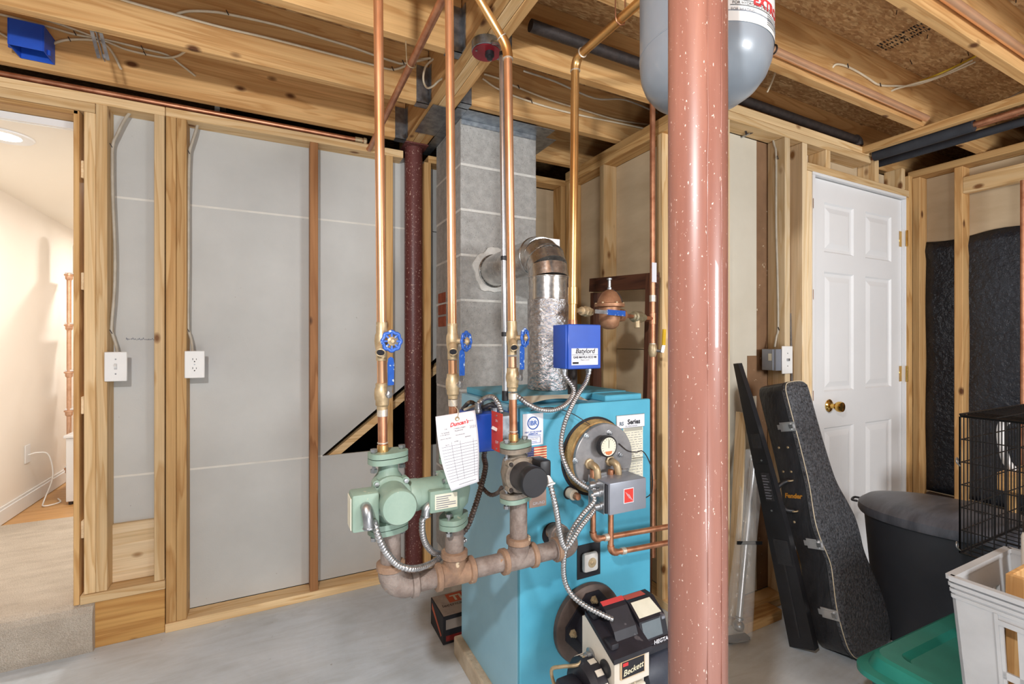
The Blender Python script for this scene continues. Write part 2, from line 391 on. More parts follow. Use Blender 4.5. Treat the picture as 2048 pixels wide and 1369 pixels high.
    def build(s, name, m, parent=None, smooth=None, fix=False):
        me = bpy.data.meshes.new(name); me.from_pydata([tuple(v) for v in s.v], [], s.f)
        bm = bmesh.new(); bm.from_mesh(me); bmesh.ops.recalc_face_normals(bm, faces=bm.faces[:]); bm.to_mesh(me); bm.free()
        me.update()
        o = bpy.data.objects.new(name, me); COL.objects.link(o); me.materials.append(m)
        if smooth:
            me.polygons.foreach_set('use_smooth', [True] * len(me.polygons)); me.set_sharp_from_angle(angle=math.radians(smooth))
        if parent:
            o.parent = parent; o.matrix_parent_inverse = world_inv(parent)
        return o
def world_inv(p):
    loc = Vector(); q = p
    while q:
        loc += q.location; q = q.parent
    return Matrix.Translation(-loc) if p.type == 'EMPTY' and loc.length else Matrix()
GROUPS = {'circulator_pump': 'circulator pumps on the iron manifold', 'copper_riser': 'copper heating risers', 'flexible_conduit': 'flexible conduits around the boiler',
          'electrical_cable': 'electrical cables on the framing', 'copper_pipe': 'copper pipes', 'steel_column': 'steel columns under the beam', 'insulated_pipe': 'foam covered pipes'}
def tag(o, label, cat, group=None):
    group = group or GROUPS.get(o.name.split('.')[0])
    o['label'] = label; o['category'] = cat
    if group: o['group'] = group
    return o
def thing(name, label, cat, loc, group=None):
    o = bpy.data.objects.new(name, None); COL.objects.link(o); o.location = loc; o.empty_display_size = 0.05
    return tag(o, label, cat, group)
def structure(name, loc=(0, 0, 0)):
    o = bpy.data.objects.new(name, None); COL.objects.link(o); o.location = loc; o['kind'] = 'structure'; o.empty_display_size = 0.05
    return o
def board(name, a, b, tone, parent, bev=0.002):
    d = [abs(p - q) for p, q in zip(a, b)]
    return MB().box(a, b, bev).build(name, wood(tone, d.index(max(d))), parent)
def box(name, a, b, m, parent=None, bev=0.0, smooth=None):
    return MB().box(a, b, bev).build(name, m, parent, smooth)
def tubeo(name, pts, r, m, parent=None, k=6, seg=10, step=0, rf=None):
    return MB().tube(pts, r, seg, k, step, rf).build(name, m, parent, 60)
def flexo(name, pts, r, m, parent=None, pitch=0.0084):
    p = resample(catmull(pts, 10), pitch / 3)
    return MB().tube(p, r, 10, rf=lambda i, t: r * (1.0 if i % 3 else 0.76)).build(name, m, parent, 35)
def text(name, s, size, o, ex, ey, m, parent, shear=0.0, align='LEFT', fmap=None, bold=0.0):
    cu = bpy.data.curves.new('t', 'FONT'); cu.body = s; cu.size = size; cu.shear = shear; cu.align_x = align; cu.offset = bold
    cu.resolution_u = 3
    ob = bpy.data.objects.new('t', cu); me = bpy.data.meshes.new_from_object(ob)
    o = Vector(o); ex = Vector(ex).normalized(); ey = Vector(ey).normalized()
    vs = [(fmap(v.co.x, v.co.y) if fmap else o + ex * v.co.x + ey * v.co.y) for v in me.vertices]
    fs = [tuple(p.vertices) for p in me.polygons]
    bpy.data.objects.remove(ob); bpy.data.curves.remove(cu); bpy.data.meshes.remove(me)
    return MB().add(vs, fs).build(name, m, parent)
X3, Y3, Z3 = V(1, 0, 0), V(0, 1, 0), V(0, 0, 1)
rnd = random.Random(5)

# ------------------------------------------------------------------ floor, ceiling, walls
box('floor', (-3.2, -2.6, -0.12), (5.6, 6.2, 0), MATS['concrete'])['kind'] = 'structure'
SY, DY = 2.45, 2.54            # stud face, drywall face of the back wall
JB, JT = 2.29, 2.525           # joist bottom / top
XJ = XY(147, SY)               # right side of the doorway opening

ceil = structure('ceiling', (0.66, 1.0, JB))
bm_ = MB().box((0.607, -2.6, JB), (0.645, 2.57, JT), 0.002).build('beam', wood('joist', 1), ceil)
MB().box((0.6465, -2.6, JB), (0.6835, 2.57, JT), 0.002).build('beam_ply', wood('pine', 1), bm_)
MB().box((0.685, -2.6, JB), (0.723, 2.57, JT), 0.002).build('beam_ply', wood('joist', 1), bm_)
left_back = [2.458, 2.052, 1.64, 1.24, 0.84, 0.44, 0.04, -0.4, -0.8]
right_back = [2.37, 1.97, 1.575, 1.17, 0.77, 0.37, -0.03, -0.43, -0.83]
for i, y in enumerate(left_back):
    board('joist', (-3.2, y - 0.038, JB), (0.604, y, JT), 'joist', ceil)
    h = MB()
    h.box((0.55, y - 0.0405, JB - 0.003), (0.606, y + 0.0025, JB - 0.0005)); h.box((0.55, y - 0.0405, JB - 0.003), (0.606, y - 0.0385, JB + 0.16)); h.box((0.55, y + 0.0005, JB - 0.003), (0.606, y + 0.0025, JB + 0.16))
    h.box((0.604, y - 0.075, JB + 0.0), (0.6065, y - 0.0385, JB + 0.16))
    h.build('joist_hanger', galv, ceil)
for i, y in enumerate(right_back):
    x0 = 1.25 if i == 0 else 0.726
    board('joist', (x0, y - 0.038, JB), (4.6, y, JT), 'joist', ceil)
    if i:
        h = MB()
        h.box((0.7235, y - 0.0405, JB - 0.003), (0.775, y + 0.0025, JB - 0.0005)); h.box((0.7235, y - 0.0405, JB - 0.003), (0.775, y - 0.0385, JB + 0.16))
        h.build('joist_hanger', galv, ceil)
for i in range(4):
    for j in range(8):
        x0 = -3.2 + i * 2.2; y0 = -2.6 + j * 1.1
        box('subfloor_panel', (x0, y0, JT), (x0 + 2.198, y0 + 1.098, JT + 0.02), MATS['osb'], ceil)
# mill stamps on the subfloor sheet
st = MB()
for row in range(3):
    y = 1.10
    while y > 0.935:
        w = rnd.uniform(0.003, 0.011); x = 2.315 + row * 0.033
        if rnd.random() < 0.88:
            h0, h1 = rnd.uniform(0, 0.008), rnd.uniform(0.018, 0.028)
            st.box((x + h0, y, JT - 0.0009), (x + h1, y - w * 0.5, JT - 0.0002))
            if rnd.random() < 0.5: st.box((x + h0, y, JT - 0.0009), (x + h0 + 0.006, y - w, JT - 0.0002))
        y -= w + 0.003
st.build('mill_stamp', ink, ceil)
for k in range(26):
    nx, ny_ = rnd.uniform(1.5, 3.0), rnd.choice((0.95, 0.6, 1.35)) + rnd.uniform(-0.14, 0.14)
    MB().cyl((nx, ny_, JT), (nx + rnd.uniform(-0.006, 0.006), ny_ + rnd.uniform(-0.006, 0.006), JT - rnd.uniform(0.012, 0.022)), 0.0016, seg=6).build('nail', ironb, ceil)
# cross bridging wire and soffit ledger strip on the right
board('ledger', (2.81, -0.9, 2.255), (2.85, 1.5, 2.289), 'aged', ceil)

# ---- back wall
wb = structure('wall_back', (0.2, SY, 0))
def xr(u0, u1, Y=SY): return XY(u0, Y), XY(u1, Y)
ZP0, ZP1, ZS = 2.205, 2.243, 0.226
x331 = XY(330.5, SY)
board('top_plate', (-3.2, SY, ZP0), (x331 - 0.001, DY, ZP1), 'pine', wb)
board('top_plate', (x331 + 0.001, SY, ZP0), (0.60, DY, ZP1), 'pine', wb)
board('top_plate', (0.735, SY, ZP0), (1.69, DY, ZP1), 'aged', wb)
board('header', (-3.2, SY, ZP0 - 0.039), (XY(190, SY), DY, ZP0 - 0.001), 'pine', wb)
board('head_jamb', (-3.2, SY - 0.003, ZP0 - 0.058), (XY(157, SY), DY + 0.01, ZP0 - 0.041), 'aged', wb)
board('side_jamb', (XJ, SY - 0.003, 0.19), (XJ + 0.018, DY + 0.012, ZP0 - 0.042), 'aged', wb)
for z in (0.45, 0.95, 1.45, 1.9):
    board('shim', (XJ + 0.019, SY + 0.01, z), (XJ + 0.034, DY, z + 0.07), 'pale', wb)
for u0, u1, z0, z1, tone in ((167.5, 190.5, ZS, ZP0 - 0.04, 'pine'), (191.2, 213, ZS, ZP0, 'pine'), (308, 330, ZS, ZP0, 'pine'),
                             (331.5, 352, 0.038, ZP0, 'aged'), (352.8, 374, 0.038, ZP0, 'aged'), (620, 637.5, 0.038, ZP0, 'brown'),
                             (772, 789, 0.038, ZP0, 'aged'), (849, 868, 0.038, ZP0, 'aged'), (1122, 1136, 0.038, ZP0, 'aged')):
    a, b = xr(u0, u1)
    b = a + 0.0362
    board('stud', (a, SY, z0), (b, DY, z1), tone, wb)
board('bottom_plate', (XY(160, SY), SY - 0.004, 0.188), (x331, DY, ZS - 0.001), 'pine', wb)
board('riser_board', (XY(184, SY), SY + 0.004, 0.0), (x331 - 0.002, SY + 0.026, 0.187), 'ply', wb)
board('bottom_plate', (x331, SY - 0.006, 0.0), (1.69, DY, 0.0375), 'pine', wb)
MB().box((XY(213, SY) + 0.001, DY - 0.022, ZS), (XY(308, SY) - 0.001, DY - 0.001, 0.47), 0.002).build('backing_board', wood('pale', 0), wb)
for x in (-1.47, -1.87, -2.27, -2.67, -3.07):
    board('stud', (x, SY, 0.2305), (x + 0.038, DY, ZP0 - 0.04), 'pine', wb)
board('bottom_plate', (-3.2, SY, 0.1925), (-1.432, DY, 0.23), 'pine', wb)
box('drywall_panel', (-3.2, DY, 0.195), (-1.432, DY + 0.0125, 2.16), drywall, wb)
# gypsum sheets: lower, middle (cut along the stair stringer) and upper
zg0, zg1 = 0.668, 1.857
box('drywall_panel', (XJ + 0.035, DY, 0.04), (1.188, DY + 0.0125, zg0 - 0.003), drywall, wb)
box('drywall_panel', (1.19, DY, 0.04), (1.69, DY + 0.0125, 2.2), drytan, wb)
xa, xb = XY(645, DY), XY(874, DY)
MB().prism([(XJ + 0.035, zg0), (xa, zg0), (xb, 1.155), (1.188, 1.155), (1.188, zg1 - 0.002), (XJ + 0.035, zg1 - 0.002)], (0, DY, 0), X3, Z3, Y3, 0.0125).build('drywall_panel', drywall, wb)
box('drywall_panel', (XJ + 0.035, DY, zg1 + 0.002), (1.188, DY + 0.0125, 2.24), drywall, wb)
for z in (zg1, zg0 - 0.002):
    box('joint_line', (XJ + 0.05, DY - 0.0012, z - 0.0045), (xa if z < 1 else 0.78, DY - 0.0002, z + 0.0045), joint, wb)
mk = MB()
for k in range(22):
    p = PY(252 + k * 2.6, 679 + rnd.random() * 2, DY - 0.0005); mk.box((p.x, DY - 0.0005, p.z), (p.x + 0.003, DY - 0.0001, p.z + 0.006 * rnd.random() + 0.002))
mk.build('printed_mark', greyink, wb)
# stair stringer seen through the cut
MB().beam(PY(640, 930, 2.585), PY(885, 725, 2.585), 0.036, 0.075, (0, 1, 0)).build('stair_stringer', wood('pine', 0), wb)
# enclosure behind: stairs well and rooms beyond
for nm, a, b, m in (('wall_stairwell', (-0.225, 3.45, 0), (1.72, 3.5, JT), void_shade), ('wall_stair_end', (-0.225, DY + 0.02, 0), (-0.205, 3.45, JT), void_shade),
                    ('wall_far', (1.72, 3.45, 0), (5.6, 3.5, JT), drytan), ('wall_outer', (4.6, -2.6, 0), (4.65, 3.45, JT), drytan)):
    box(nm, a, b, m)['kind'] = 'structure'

# ---- the finished room seen through the doorway on the left
LX, LC = -1.41, 2.115
box('wall_left', (LX - 0.05, DY + 0.02, 0), (LX, 6.0, 2.4), cream)['kind'] = 'structure'
box('wall_end', (LX, 5.9, 0), (-0.23, 5.95, 2.4), cream)['kind'] = 'structure'
box('wall_side', (-0.25, DY + 0.02, 0.0), (-0.23, 5.9, 2.4), cream)['kind'] = 'structure'
box('ceiling_plaster', (-3.2, DY + 0.013, LC), (-0.25, 5.9, LC + 0.05), ceilw)['kind'] = 'structure'
box('trim_1', (-1.43, DY - 0.005, LC + 0.002), (XJ - 0.001, DY + 0.012, ZP0 - 0.06), white)['kind'] = 'structure'
b_ = MB(); b_.box((LX, DY + 0.02, 0.19), (LX + 0.014, 5.9, 0.275), 0.003); b_.box((LX, DY + 0.02, 0.275), (LX + 0.008, 5.9, 0.29), 0.002)
b_.build('baseboard_left', white)['kind'] = 'structure'
# carpet platform with rounded nosing
pr = [(2.43, 0.0), (2.422, 0.03), (2.42, 0.13), (2.424, 0.16), (2.438, 0.182), (2.465, 0.192), (3.70, 0.192), (3.70, 0.0)]
MB().prism([(p[0], p[1]) for p in pr], (-3.2, 0, 0), Y3, Z3, X3, 3.2 + XY(186, 2.43)).build('floor_carpet', MATS['carpet'])['kind'] = 'structure'
box('floor_carpet', (XY(186, 2.43) + 0.001, DY + 0.02, 0.0), (-0.25, 3.70, 0.192), MATS['carpet'])['kind'] = 'structure'
fl = structure('floor_wood', (-1, 4.5, 0.19))
for k in range(9):
    box('plank', (LX + 0.001, 3.702 + k * 0.24, 0.0), (-0.251, 3.94 + k * 0.24 - 0.002, 0.188), oakfl, fl)
# recessed lamp
rl = thing('recessed_light', 'round recessed light glowing in the pale ceiling beyond the doorway', 'ceiling light', (-1.2, 3.0, LC))
pc = PZ(8, 272, LC - 0.002)
MB().lathe([(0.055, -0.004), (0.09, -0.006), (0.095, 0.0), (0.055, 0.0)], (pc.x, pc.y, LC - 0.001), Z3, 32).build('trim_ring', white, rl, 40)
MB().lathe([(0.054, -0.004), (0.04, -0.006), (0.0, -0.008)], (pc.x, pc.y, LC - 0.001), Z3, 32).build('lens', MATS['lamp_glow'], rl, 40)
d = lamp('recessed_lamp_light', 'AREA', (pc.x, pc.y, LC - 0.03), 1.6, (1, 0.955, 0.9), 0.14); d.data.shape = 'DISK'
for yy_, pw_ in ((3.25, 9), (4.8, 10)):
    d = lamp('room_fill_light', 'AREA', (-0.72, yy_, LC - 0.03), pw_, (1, 0.955, 0.9), 0.2); d.data.shape = 'DISK'  # added unseen fills that brighten the carpet and the room beyond
# rose gold shelf rack against the far room wall
rk = thing('shelf_rack', 'rose gold metal shelf rack with ring collars by the cream wall', 'shelf', (-1.26, 4.32, 0.19))
px, py = -1.285, 4.32
MB().cyl((px, py, 0.192), (px, py, 1.72), 0.013, seg=14).build('post', hinge_w, rk, 40)
MB().cyl((px + 0.36, py, 0.192), (px + 0.36, py, 1.72), 0.013, seg=14).build('post', hinge_w, rk, 40)
for z in (0.35, 0.75, 1.02, 1.35, 1.70):
    for x in (px, px + 0.36):
        MB().lathe([(0.013, -0.03), (0.02, -0.02), (0.021, 0), (0.027, 0.003), (0.027, 0.012), (0.013, 0.014)], (x, py, z), Z3, 16).build('collar', hinge_w, rk, 40)
    box('shelf', (px - 0.02, py - 0.01, z + 0.014), (px + 0.4, py + 0.25, z + 0.026), white, rk, 0.002)
lp = thing('paper_lamp', 'white rounded cylinder lamp on the top shelf of the rack', 'lamp', (px + 0.03, py + 0.1, 1.727))
MB().lathe([(0.055, 0), (0.06, 0.01), (0.06, 0.2), (0.05, 0.24), (0.03, 0.26), (0.0, 0.265)], (px + 0.05, py + 0.11, 1.7265), Z3, 24).build('lamp_shade', cream, lp, 50)
MB().lathe([(0.04, 0), (0.04, 0.008), (0.0, 0.009)], (px + 0.05, py + 0.11, 1.7262), Z3, 20).build('lamp_base', hinge_w, lp, 50)
cb = thing('white_cabinet', 'low white cabinet standing on the oak floor beside the rack', 'cabinet', (-1.1, 4.1, 0.188))
box('body', (-1.2, 3.98, 0.21), (-0.75, 4.26, 0.62), white, cb, 0.004)
box('top', (-1.21, 3.97, 0.6205), (-0.74, 4.27, 0.64), white, cb, 0.004)
for x in (-1.18, -0.77):
    for y in (4.0, 4.24): MB().cyl((x, y, 0.1885), (x, y, 0.21), 0.012, seg=10).build('foot', ironb, cb)
ot = thing('wall_outlet', 'small white wall outlet with plugged-in cord above the baseboard', 'outlet', (LX, 4.1, 0.5))
box('plate', (LX + 0.0005, 4.02, 0.47), (LX + 0.006, 4.09, 0.585), white, ot, 0.002)
tubeo('cord', [(LX + 0.007, 4.055, 0.52), (LX + 0.05, 4.06, 0.53), (LX + 0.09, 4.1, 0.5), (LX + 0.1, 4.13, 0.35), (LX + 0.06, 4.12, 0.2), (LX + 0.1, 4.0, 0.197), (LX + 0.16, 4.05, 0.197), (LX + 0.12, 4.15, 0.197)], 0.004, wplas, ot, 5, 8)

# ---- alcove wall running away from us (X = 1.607)
wa = structure('wall_alcove', (1.607, 1.9, 0)); AX = 1.607
board('top_plate', (AX, 1.40, 2.215), (AX + 0.089, SY - 0.002, 2.25), 'aged', wa)
board('top_plate', (AX, 1.40, 2.2505), (AX + 0.089, SY - 0.002, 2.288), 'aged', wa)
board('bottom_plate', (AX, 1.40, 0.0), (AX + 0.089, SY - 0.008, 0.038), 'pine', wa)
for u, tone in ((1199, 'pine'), (1313, 'pine')):
    y1 = PX(u, 600, AX).y
    board('stud', (AX, y1 - 0.038, 0.038), (AX + 0.089, y1, 2.215), tone, wa)
board('stud', (AX, 2.405, 0.038), (AX + 0.089, 2.443, 2.215), 'aged', wa)
box('drywall_panel', (AX + 0.089, 1.40, 0.04), (AX + 0.1015, SY, 1.20), drytan, wa)
box('drywall_panel', (AX + 0.089, 1.40, 1.203), (AX + 0.1015, SY, 2.214), drytan, wa)
# ---- partition with the door (Y = 1.40)
wp = structure('wall_partition', (2.5, 1.4, 0)); PYF, PYB = 1.40, 1.489
board('top_plate', (AX + 0.09, PYF, 2.215), (2.90, PYB, 2.2515), 'pine', wp)
board('top_plate', (AX + 0.0, PYF - 0.002, 2.2525), (2.90, PYB, 2.2885), 'pine', wp)
board('bottom_plate', (AX + 0.09, PYF - 0.002, 0), (2.36, PYB, 0.038), 'pine', wp)
for x, z1, tone in ((1.737, 2.214, 'pale'), (2.157, 2.214, 'pale'), (2.292, 2.214, 'pale'), (2.331, 2.084, 'pale'), (3.268, 2.084, 'aged'), (3.307, 2.214, 'aged')):
    board('stud', (x, PYF, 0.039), (x + 0.038, PYB, z1), tone, wp)
board('header', (2.331, PYF - 0.001, 2.0855), (3.306, PYB, 2.1235), 'pine', wp)
for x, z1 in ((2.486, 2.2145), (2.942, 2.245), (3.225, 2.245)):
    board('cripple_stud', (x, PYF, 2.124), (x + 0.038, PYB, z1), 'pine', wp)
xk = XY(1513, PYB)
box('drywall_panel', (1.70, PYB, 0.04), (xk, PYB + 0.0125, 2.212), drypale, wp)
box('drywall_panel', (xk + 0.001, PYB + 0.001, 0.04), (2.37, PYB + 0.0125, 2.212), kraft, wp)
box('drywall_panel', (2.33, PYB + 0.001, 2.06), (3.6, PYB + 0.0125, 2.23), drytan, wp)
box('torn_paper_patch', (XY(1494, PYB), PYB - 0.001, 0.98), (xk, PYB - 0.0002, PY(1500, 712, PYB).z), kraft, wp)
board('floor_block', (1.78, 1.325, 0.0), (2.02, 1.392, 0.045), 'aged', wp)
tb = thing('toggle_bolt', 'spring toggle bolt poking through the tan gypsum board', 'bolt', PY(1482, 275, PYB))
q = PY(1482, 275, PYB)
MB().cyl(q + V(0, -0.045, 0), q + V(0, -0.0005, 0), 0.004, seg=8).build('screw', steel, tb)
for s in (-1, 1): MB().beam(q + V(0, -0.03, 0.0), q + V(s * 0.03, -0.045, 0.012), 0.008, 0.004).build('wing', ironb, tb)

# ---- door
dr = structure('door_1', (2.8, 1.42, 0))
DX0, DX1, DZ = 2.392, 3.258, 2.066; DF = 1.418
def door_slab():
    m = MB(); w = DX1 - DX0
    xs = [DX0, DX0 + 0.125 * w, DX0 + 0.435 * w, DX0 + 0.565 * w, DX0 + 0.875 * w, DX1]
    zs = [0.012, 0.24, 0.80, 0.985, 1.60, 1.70, 1.955, DZ]
    for i in range(5):
        for j in range(7):
            if i in (1, 3) and j in (1, 3, 5): continue
            m.box((xs[i], DF, zs[j]), (xs[i + 1], DF + 0.035, zs[j + 1]))
    return m, xs, zs
m_, xs, zs = door_slab()
slab = m_.build('door_slab', white, dr)
for i in (1, 3):
    for j in (1, 3, 5):
        a0, a1, c0, c1 = xs[i], xs[i + 1], zs[j], zs[j + 1]
        def ring(ins, y): return [(a0 + ins, y, c0 + ins), (a1 - ins, y, c0 + ins), (a1 - ins, y, c1 - ins), (a0 + ins, y, c1 - ins)]
        rings = [ring(0, DF), ring(0.008, DF + 0.009), ring(0.022, DF + 0.010), ring(0.05, DF + 0.002)]
        vs = sum(rings, []); fs = []
        for k in range(3):
            for e in range(4): fs.append((k * 4 + e, k * 4 + (e + 1) % 4, k * 4 + 4 + (e + 1) % 4, k * 4 + 4 + e))
        fs.append((12, 13, 14, 15))
        MB().add(vs, fs).build('raised_panel', white, slab)
box('door_jamb', (2.370, PYF - 0.004, 0), (2.389, PYB + 0.012, DZ + 0.004), white, dr, 0.001)
box('door_jamb', (3.2605, PYF - 0.004, 0), (3.2675, PYB + 0.012, DZ + 0.004), white, dr, 0.001)
box('head_jamb', (2.370, PYF - 0.004, DZ + 0.005), (3.2675, PYB + 0.012, DZ + 0.018), white, dr, 0.001)
kc = PY(1655, 812, DF)
kn = MB().lathe([(0.032, 0), (0.033, 0.004), (0.026, 0.01), (0.013, 0.014), (0.012, 0.03), (0.02, 0.036), (0.026, 0.046), (0.027, 0.058), (0.024, 0.066), (0.0, 0.068)], (kc.x + 0.01, DF - 0.0005, kc.z), (0, -1, 0), 24).build('door_knob', gold, dr, 40)
for v in (478, 748):
    z = PY(1812, v, PYF).z
    hg = MB().box((3.235, DF - 0.002, z - 0.045), (3.268, DF - 0.0003, z + 0.045), 0.0006); hg.cyl((3.2625, PYF - 0.008, z - 0.046), (3.2625, PYF - 0.008, z + 0.046), 0.006, seg=10)
    hg.build('hinge', gold, dr, 40)
for z in (0.35, 0.95, 1.45, 1.9): board('shim', (2.3695 - 0.0005, PYF - 0.006, z), (2.372, PYF - 0.0045, z + 0.05), 'brown', dr)

# ---- right hand wall
wr = structure('wall_right', (3.55, 0.6, 0)); RX = 3.51
board('top_plate', (RX - 0.02, -2.6, 2.25), (RX + 0.089, 1.484, 2.2885), 'aged', wr)
board('bottom_plate', (RX, -2.6, 0), (RX + 0.089, 1.484, 0.038), 'aged', wr)
for y in (1.432, 1.232, 0.83, 0.43, 0.03, -0.37):
    board('stud', (RX, y, 0.039), (RX + 0.089, y + 0.038, 2.249), 'joist', wr)
board('fire_block', (RX - 0.0005, 0.80, 2.09), (RX + 0.04, 1.2315, 2.183), 'pine', wr)
box('drywall_panel', (RX + 0.09, -2.6, 0.04), (RX + 0.1025, 1.5, 2.249), drytan, wr)
# black sheet, gently quilted between studs
vs, fs = [], []; ny, nz = 60, 26
for j in range(nz + 1):
    for i in range(ny + 1):
        y = -1.2 + 2.63 * i / ny; z = 0.33 + 1.53 * j / nz
        d = 0.012 * abs(math.sin((y - 0.05) / 0.4 * math.pi)) + 0.006 * math.sin(9 * z + 5 * y) + (0.016 if j == nz - 1 else 0)
        z += 0.012 * math.sin(13 * y) * (j / nz)
        vs.append((RX + 0.084 - d, y, z))
for j in range(nz):
    for i in range(ny):
        a = j * (ny + 1) + i; fs.append((a, a + 1, a + ny + 2, a + ny + 1))
sh = MB().add(vs, fs).build('vapour_sheet', bagblk, wr, 80)
sm = sh.modifiers.new('thickness', 'SOLIDIFY'); sm.thickness = 0.003; sm.offset = 1
box('dark_gap_filler', (RX + 0.05, -1.2, 0.0385), (RX + 0.088, 1.42, 0.32), void_shade, wr)  # added dark slab standing in for the black gap under the sheet

# ------------------------------------------------------------------ chimney
ch = thing('chimney', 'grey concrete block chimney standing behind the boiler', 'chimney', (0.98, 2.25, 0))
CX0, CX1, CY0, CY1 = 0.776, 1.183, 2.07, 2.445
box('mortar_core', (CX0 + 0.006, CY0 + 0.006, 0), (CX1 - 0.006, CY1 - 0.004, JT - 0.001), mortar, ch)
zc = [2.295 - 0.213 * k for k in range(-1, 11)]
for k, z in enumerate(zc):
    top = min(z + 0.2025, JT - 0.001); z0 = max(z, 0.001)
    if top - z0 < 0.02: continue
    j = 0.0015 * (k % 2)
    MB().box((CX0 - j, CY0 - j, z0), (CX1 + j, CY1 - 0.003, top), 0.004).build('block', block, ch)
    mm = MB(); mm.box((CX0 + 0.001, CY0 + 0.001, top - 0.0005), (CX1 - 0.001, CY1 - 0.005, min(top + 0.0112, JT - 0.001)))
    mm.build('mortar_joint', mortar, ch)
# red brick patch on its side
for k in range(3):
    box('brick', (CX0 - 0.004, 2.28, 1.32 + k * 0.062), (CX0 + 0.01, 2.40, 1.372 + k * 0.062), mat('brick_red', (168, 92, 66), (136, 68, 48), 0.9, scale=30, bmp=0.3), ch, 0.003)
th = PY(990, 541, CY0)
TH = V(0.945, CY0, 1.585)
vs = MB()
n = 40; ring0 = []; 
prof = []
for i in range(n):
    a = 2 * math.pi * i / n; rr = 0.108 + 0.007 * math.sin(5 * a) + 0.004 * math.sin(11 * a)
    prof.append((rr * math.cos(a), rr * math.sin(a)))
MB().prism(prof, TH + V(0, -0.012, 0), X3, Z3, Y3, 0.011).build('thimble_collar', mortar, ch, 50)
# sheet metal fire stop round the chimney head
fsx = thing('fire_stop', 'galvanized sheet metal fire stop fitted around the chimney top', 'flashing', (0.98, 2.05, 2.285))
box('sheet', (0.725, 1.98, 2.2855), (CX0 - 0.004, 2.56, 2.2875), galv, fsx)
box('sheet', (CX0 - 0.003, 1.975, 2.2855), (1.235, CY0 - 0.004, 2.2875), galv, fsx)
box('sheet', (CX1 + 0.004, CY0 - 0.003, 2.2855), (1.30, 2.44, 2.2875), galv, fsx)
box('flange', (CX0 + 0.003, CY0 - 0.0045, 2.262), (CX1 - 0.003, CY0 - 0.0025, 2.285), galv, fsx)
box('sheet', (0.62, 2.0, 2.2855), (0.724, 2.3, 2.2875), galv, fsx)

# ------------------------------------------------------------------ steel columns
def column(name, label, x, y, r, m, z1, seam):
    t = thing(name, label, 'column', (x, y, 0))
    MB().cyl((x, y, 0.008), (x, y, z1 - 0.008), r, seg=48).build('shaft', m, t, 40)
    box('top_plate', (x - 0.062, y - 0.075, z1 - 0.0075), (x + 0.062, y + 0.075, z1 - 0.0005), m, t, 0.001)
    box('base_plate', (x - 0.075, y - 0.075, 0.0003), (x + 0.075, y + 0.075, 0.0078), m, t, 0.001)
    for a, w in seam:
        d = V(math.cos(a), math.sin(a), 0) * (r + 0.0002)
        MB().tube([V(x, y, 0.01 + k * (z1 - 0.02) / 40) + d + V(rnd.uniform(-1, 1) * 0.0008, rnd.uniform(-1, 1) * 0.0008, 0) for k in range(41)], w, 6).build('weld_seam', m, t, 60)
    return t
column('steel_column', 'thick red oxide steel column in front of the partition', 0.656, 0.583, 0.0487, redcol, JB, ((-1.55, 0.0013), (4.2, 0.0009)))
column('steel_column', 'dark maroon steel column at the far end of the beam', 0.667, 2.50, 0.0475, maroon, JB, ())

# ------------------------------------------------------------------ expansion tank
tk = thing('expansion_tank', 'grey expansion tank hanging from the joists behind the red column', 'tank', (0.86, 0.75, 1.78))
tx, ty, tr = 0.866, 0.752, 0.140
prf = [(0.0, 0.0), (0.03, 0.001), (0.06, 0.005), (0.088, 0.015), (0.112, 0.032), (0.128, 0.053), (0.137, 0.078), (tr, 0.105), (tr, 0.42)]
prf += [(0.134, 0.455), (0.115, 0.48), (0.07, 0.5), (0.02, 0.507)]
MB().lathe(prf, (tx, ty, 1.772), Z3, 56).build('tank_shell', tankg, tk, 35)
MB().torus((tx, ty, 1.893), Z3, tr - 0.0005, 0.002, 56, 6).build('weld_ring', tankg, tk, 60)
MB().cyl((tx, ty, 2.279), (tx, ty, 2.34), 0.011, seg=12).build('connection', coppero, tk, 40)
MB().lathe([(0.012, 0), (0.012, -0.012), (0.007, -0.014), (0.0, -0.014)], (tx - 0.02, ty - 0.02, 1.7725), Z3, 12).build('air_valve', steel, tk, 40)
def cylmap(r, ang0, z0):
    return lambda x, y: V(tx + r * math.cos(ang0 + x / r), ty + r * math.sin(ang0 + x / r), z0 + y)
am = math.atan2(-ty, -tx)                       # towards the camera
vs, fs = [], []; n = 26
for i in range(n + 1):
    a = am + 0.1 + 1.6 * i / n
    for z in (1.872, 2.17): vs.append((tx + (tr + 0.0006) * math.cos(a), ty + (tr + 0.0006) * math.sin(a), z))
for i in range(n): fs.append((2 * i, 2 * i + 2, 2 * i + 3, 2 * i + 1))
lb = MB().add(vs, fs).build('tank_label', whiteband, tk, 80)
R_ = tr + 0.0013
text('lettering', 'EXTROL', 0.029, (0, 0, 0), X3, Z3, redink, lb, fmap=cylmap(R_, am + 0.70, 1.909), bold=0.0012)
text('lettering', 'FOR HYDRONIC SYSTEMS', 0.0085, (0, 0, 0), X3, Z3, ink, lb, fmap=cylmap(R_, am + 0.38, 1.905))
text('lettering', 'FOR HEATING', 0.008, (0, 0, 0), X3, Z3, greyink, lb, fmap=cylmap(R_, am + 0.36, 1.892))
ln = MB()
for z in (1.9125, 1.9025, 1.953):
    vs = []; fs = []
    for i in range(25):
        a = am + 0.35 + 1.25 * i / 24
        for zz in (z, z + 0.0012): vs.append((tx + R_ * math.cos(a), ty + R_ * math.sin(a), zz))
    for i in range(24): fs.append((2 * i, 2 * i + 2, 2 * i + 3, 2 * i + 1))
    ln.add(vs, fs)
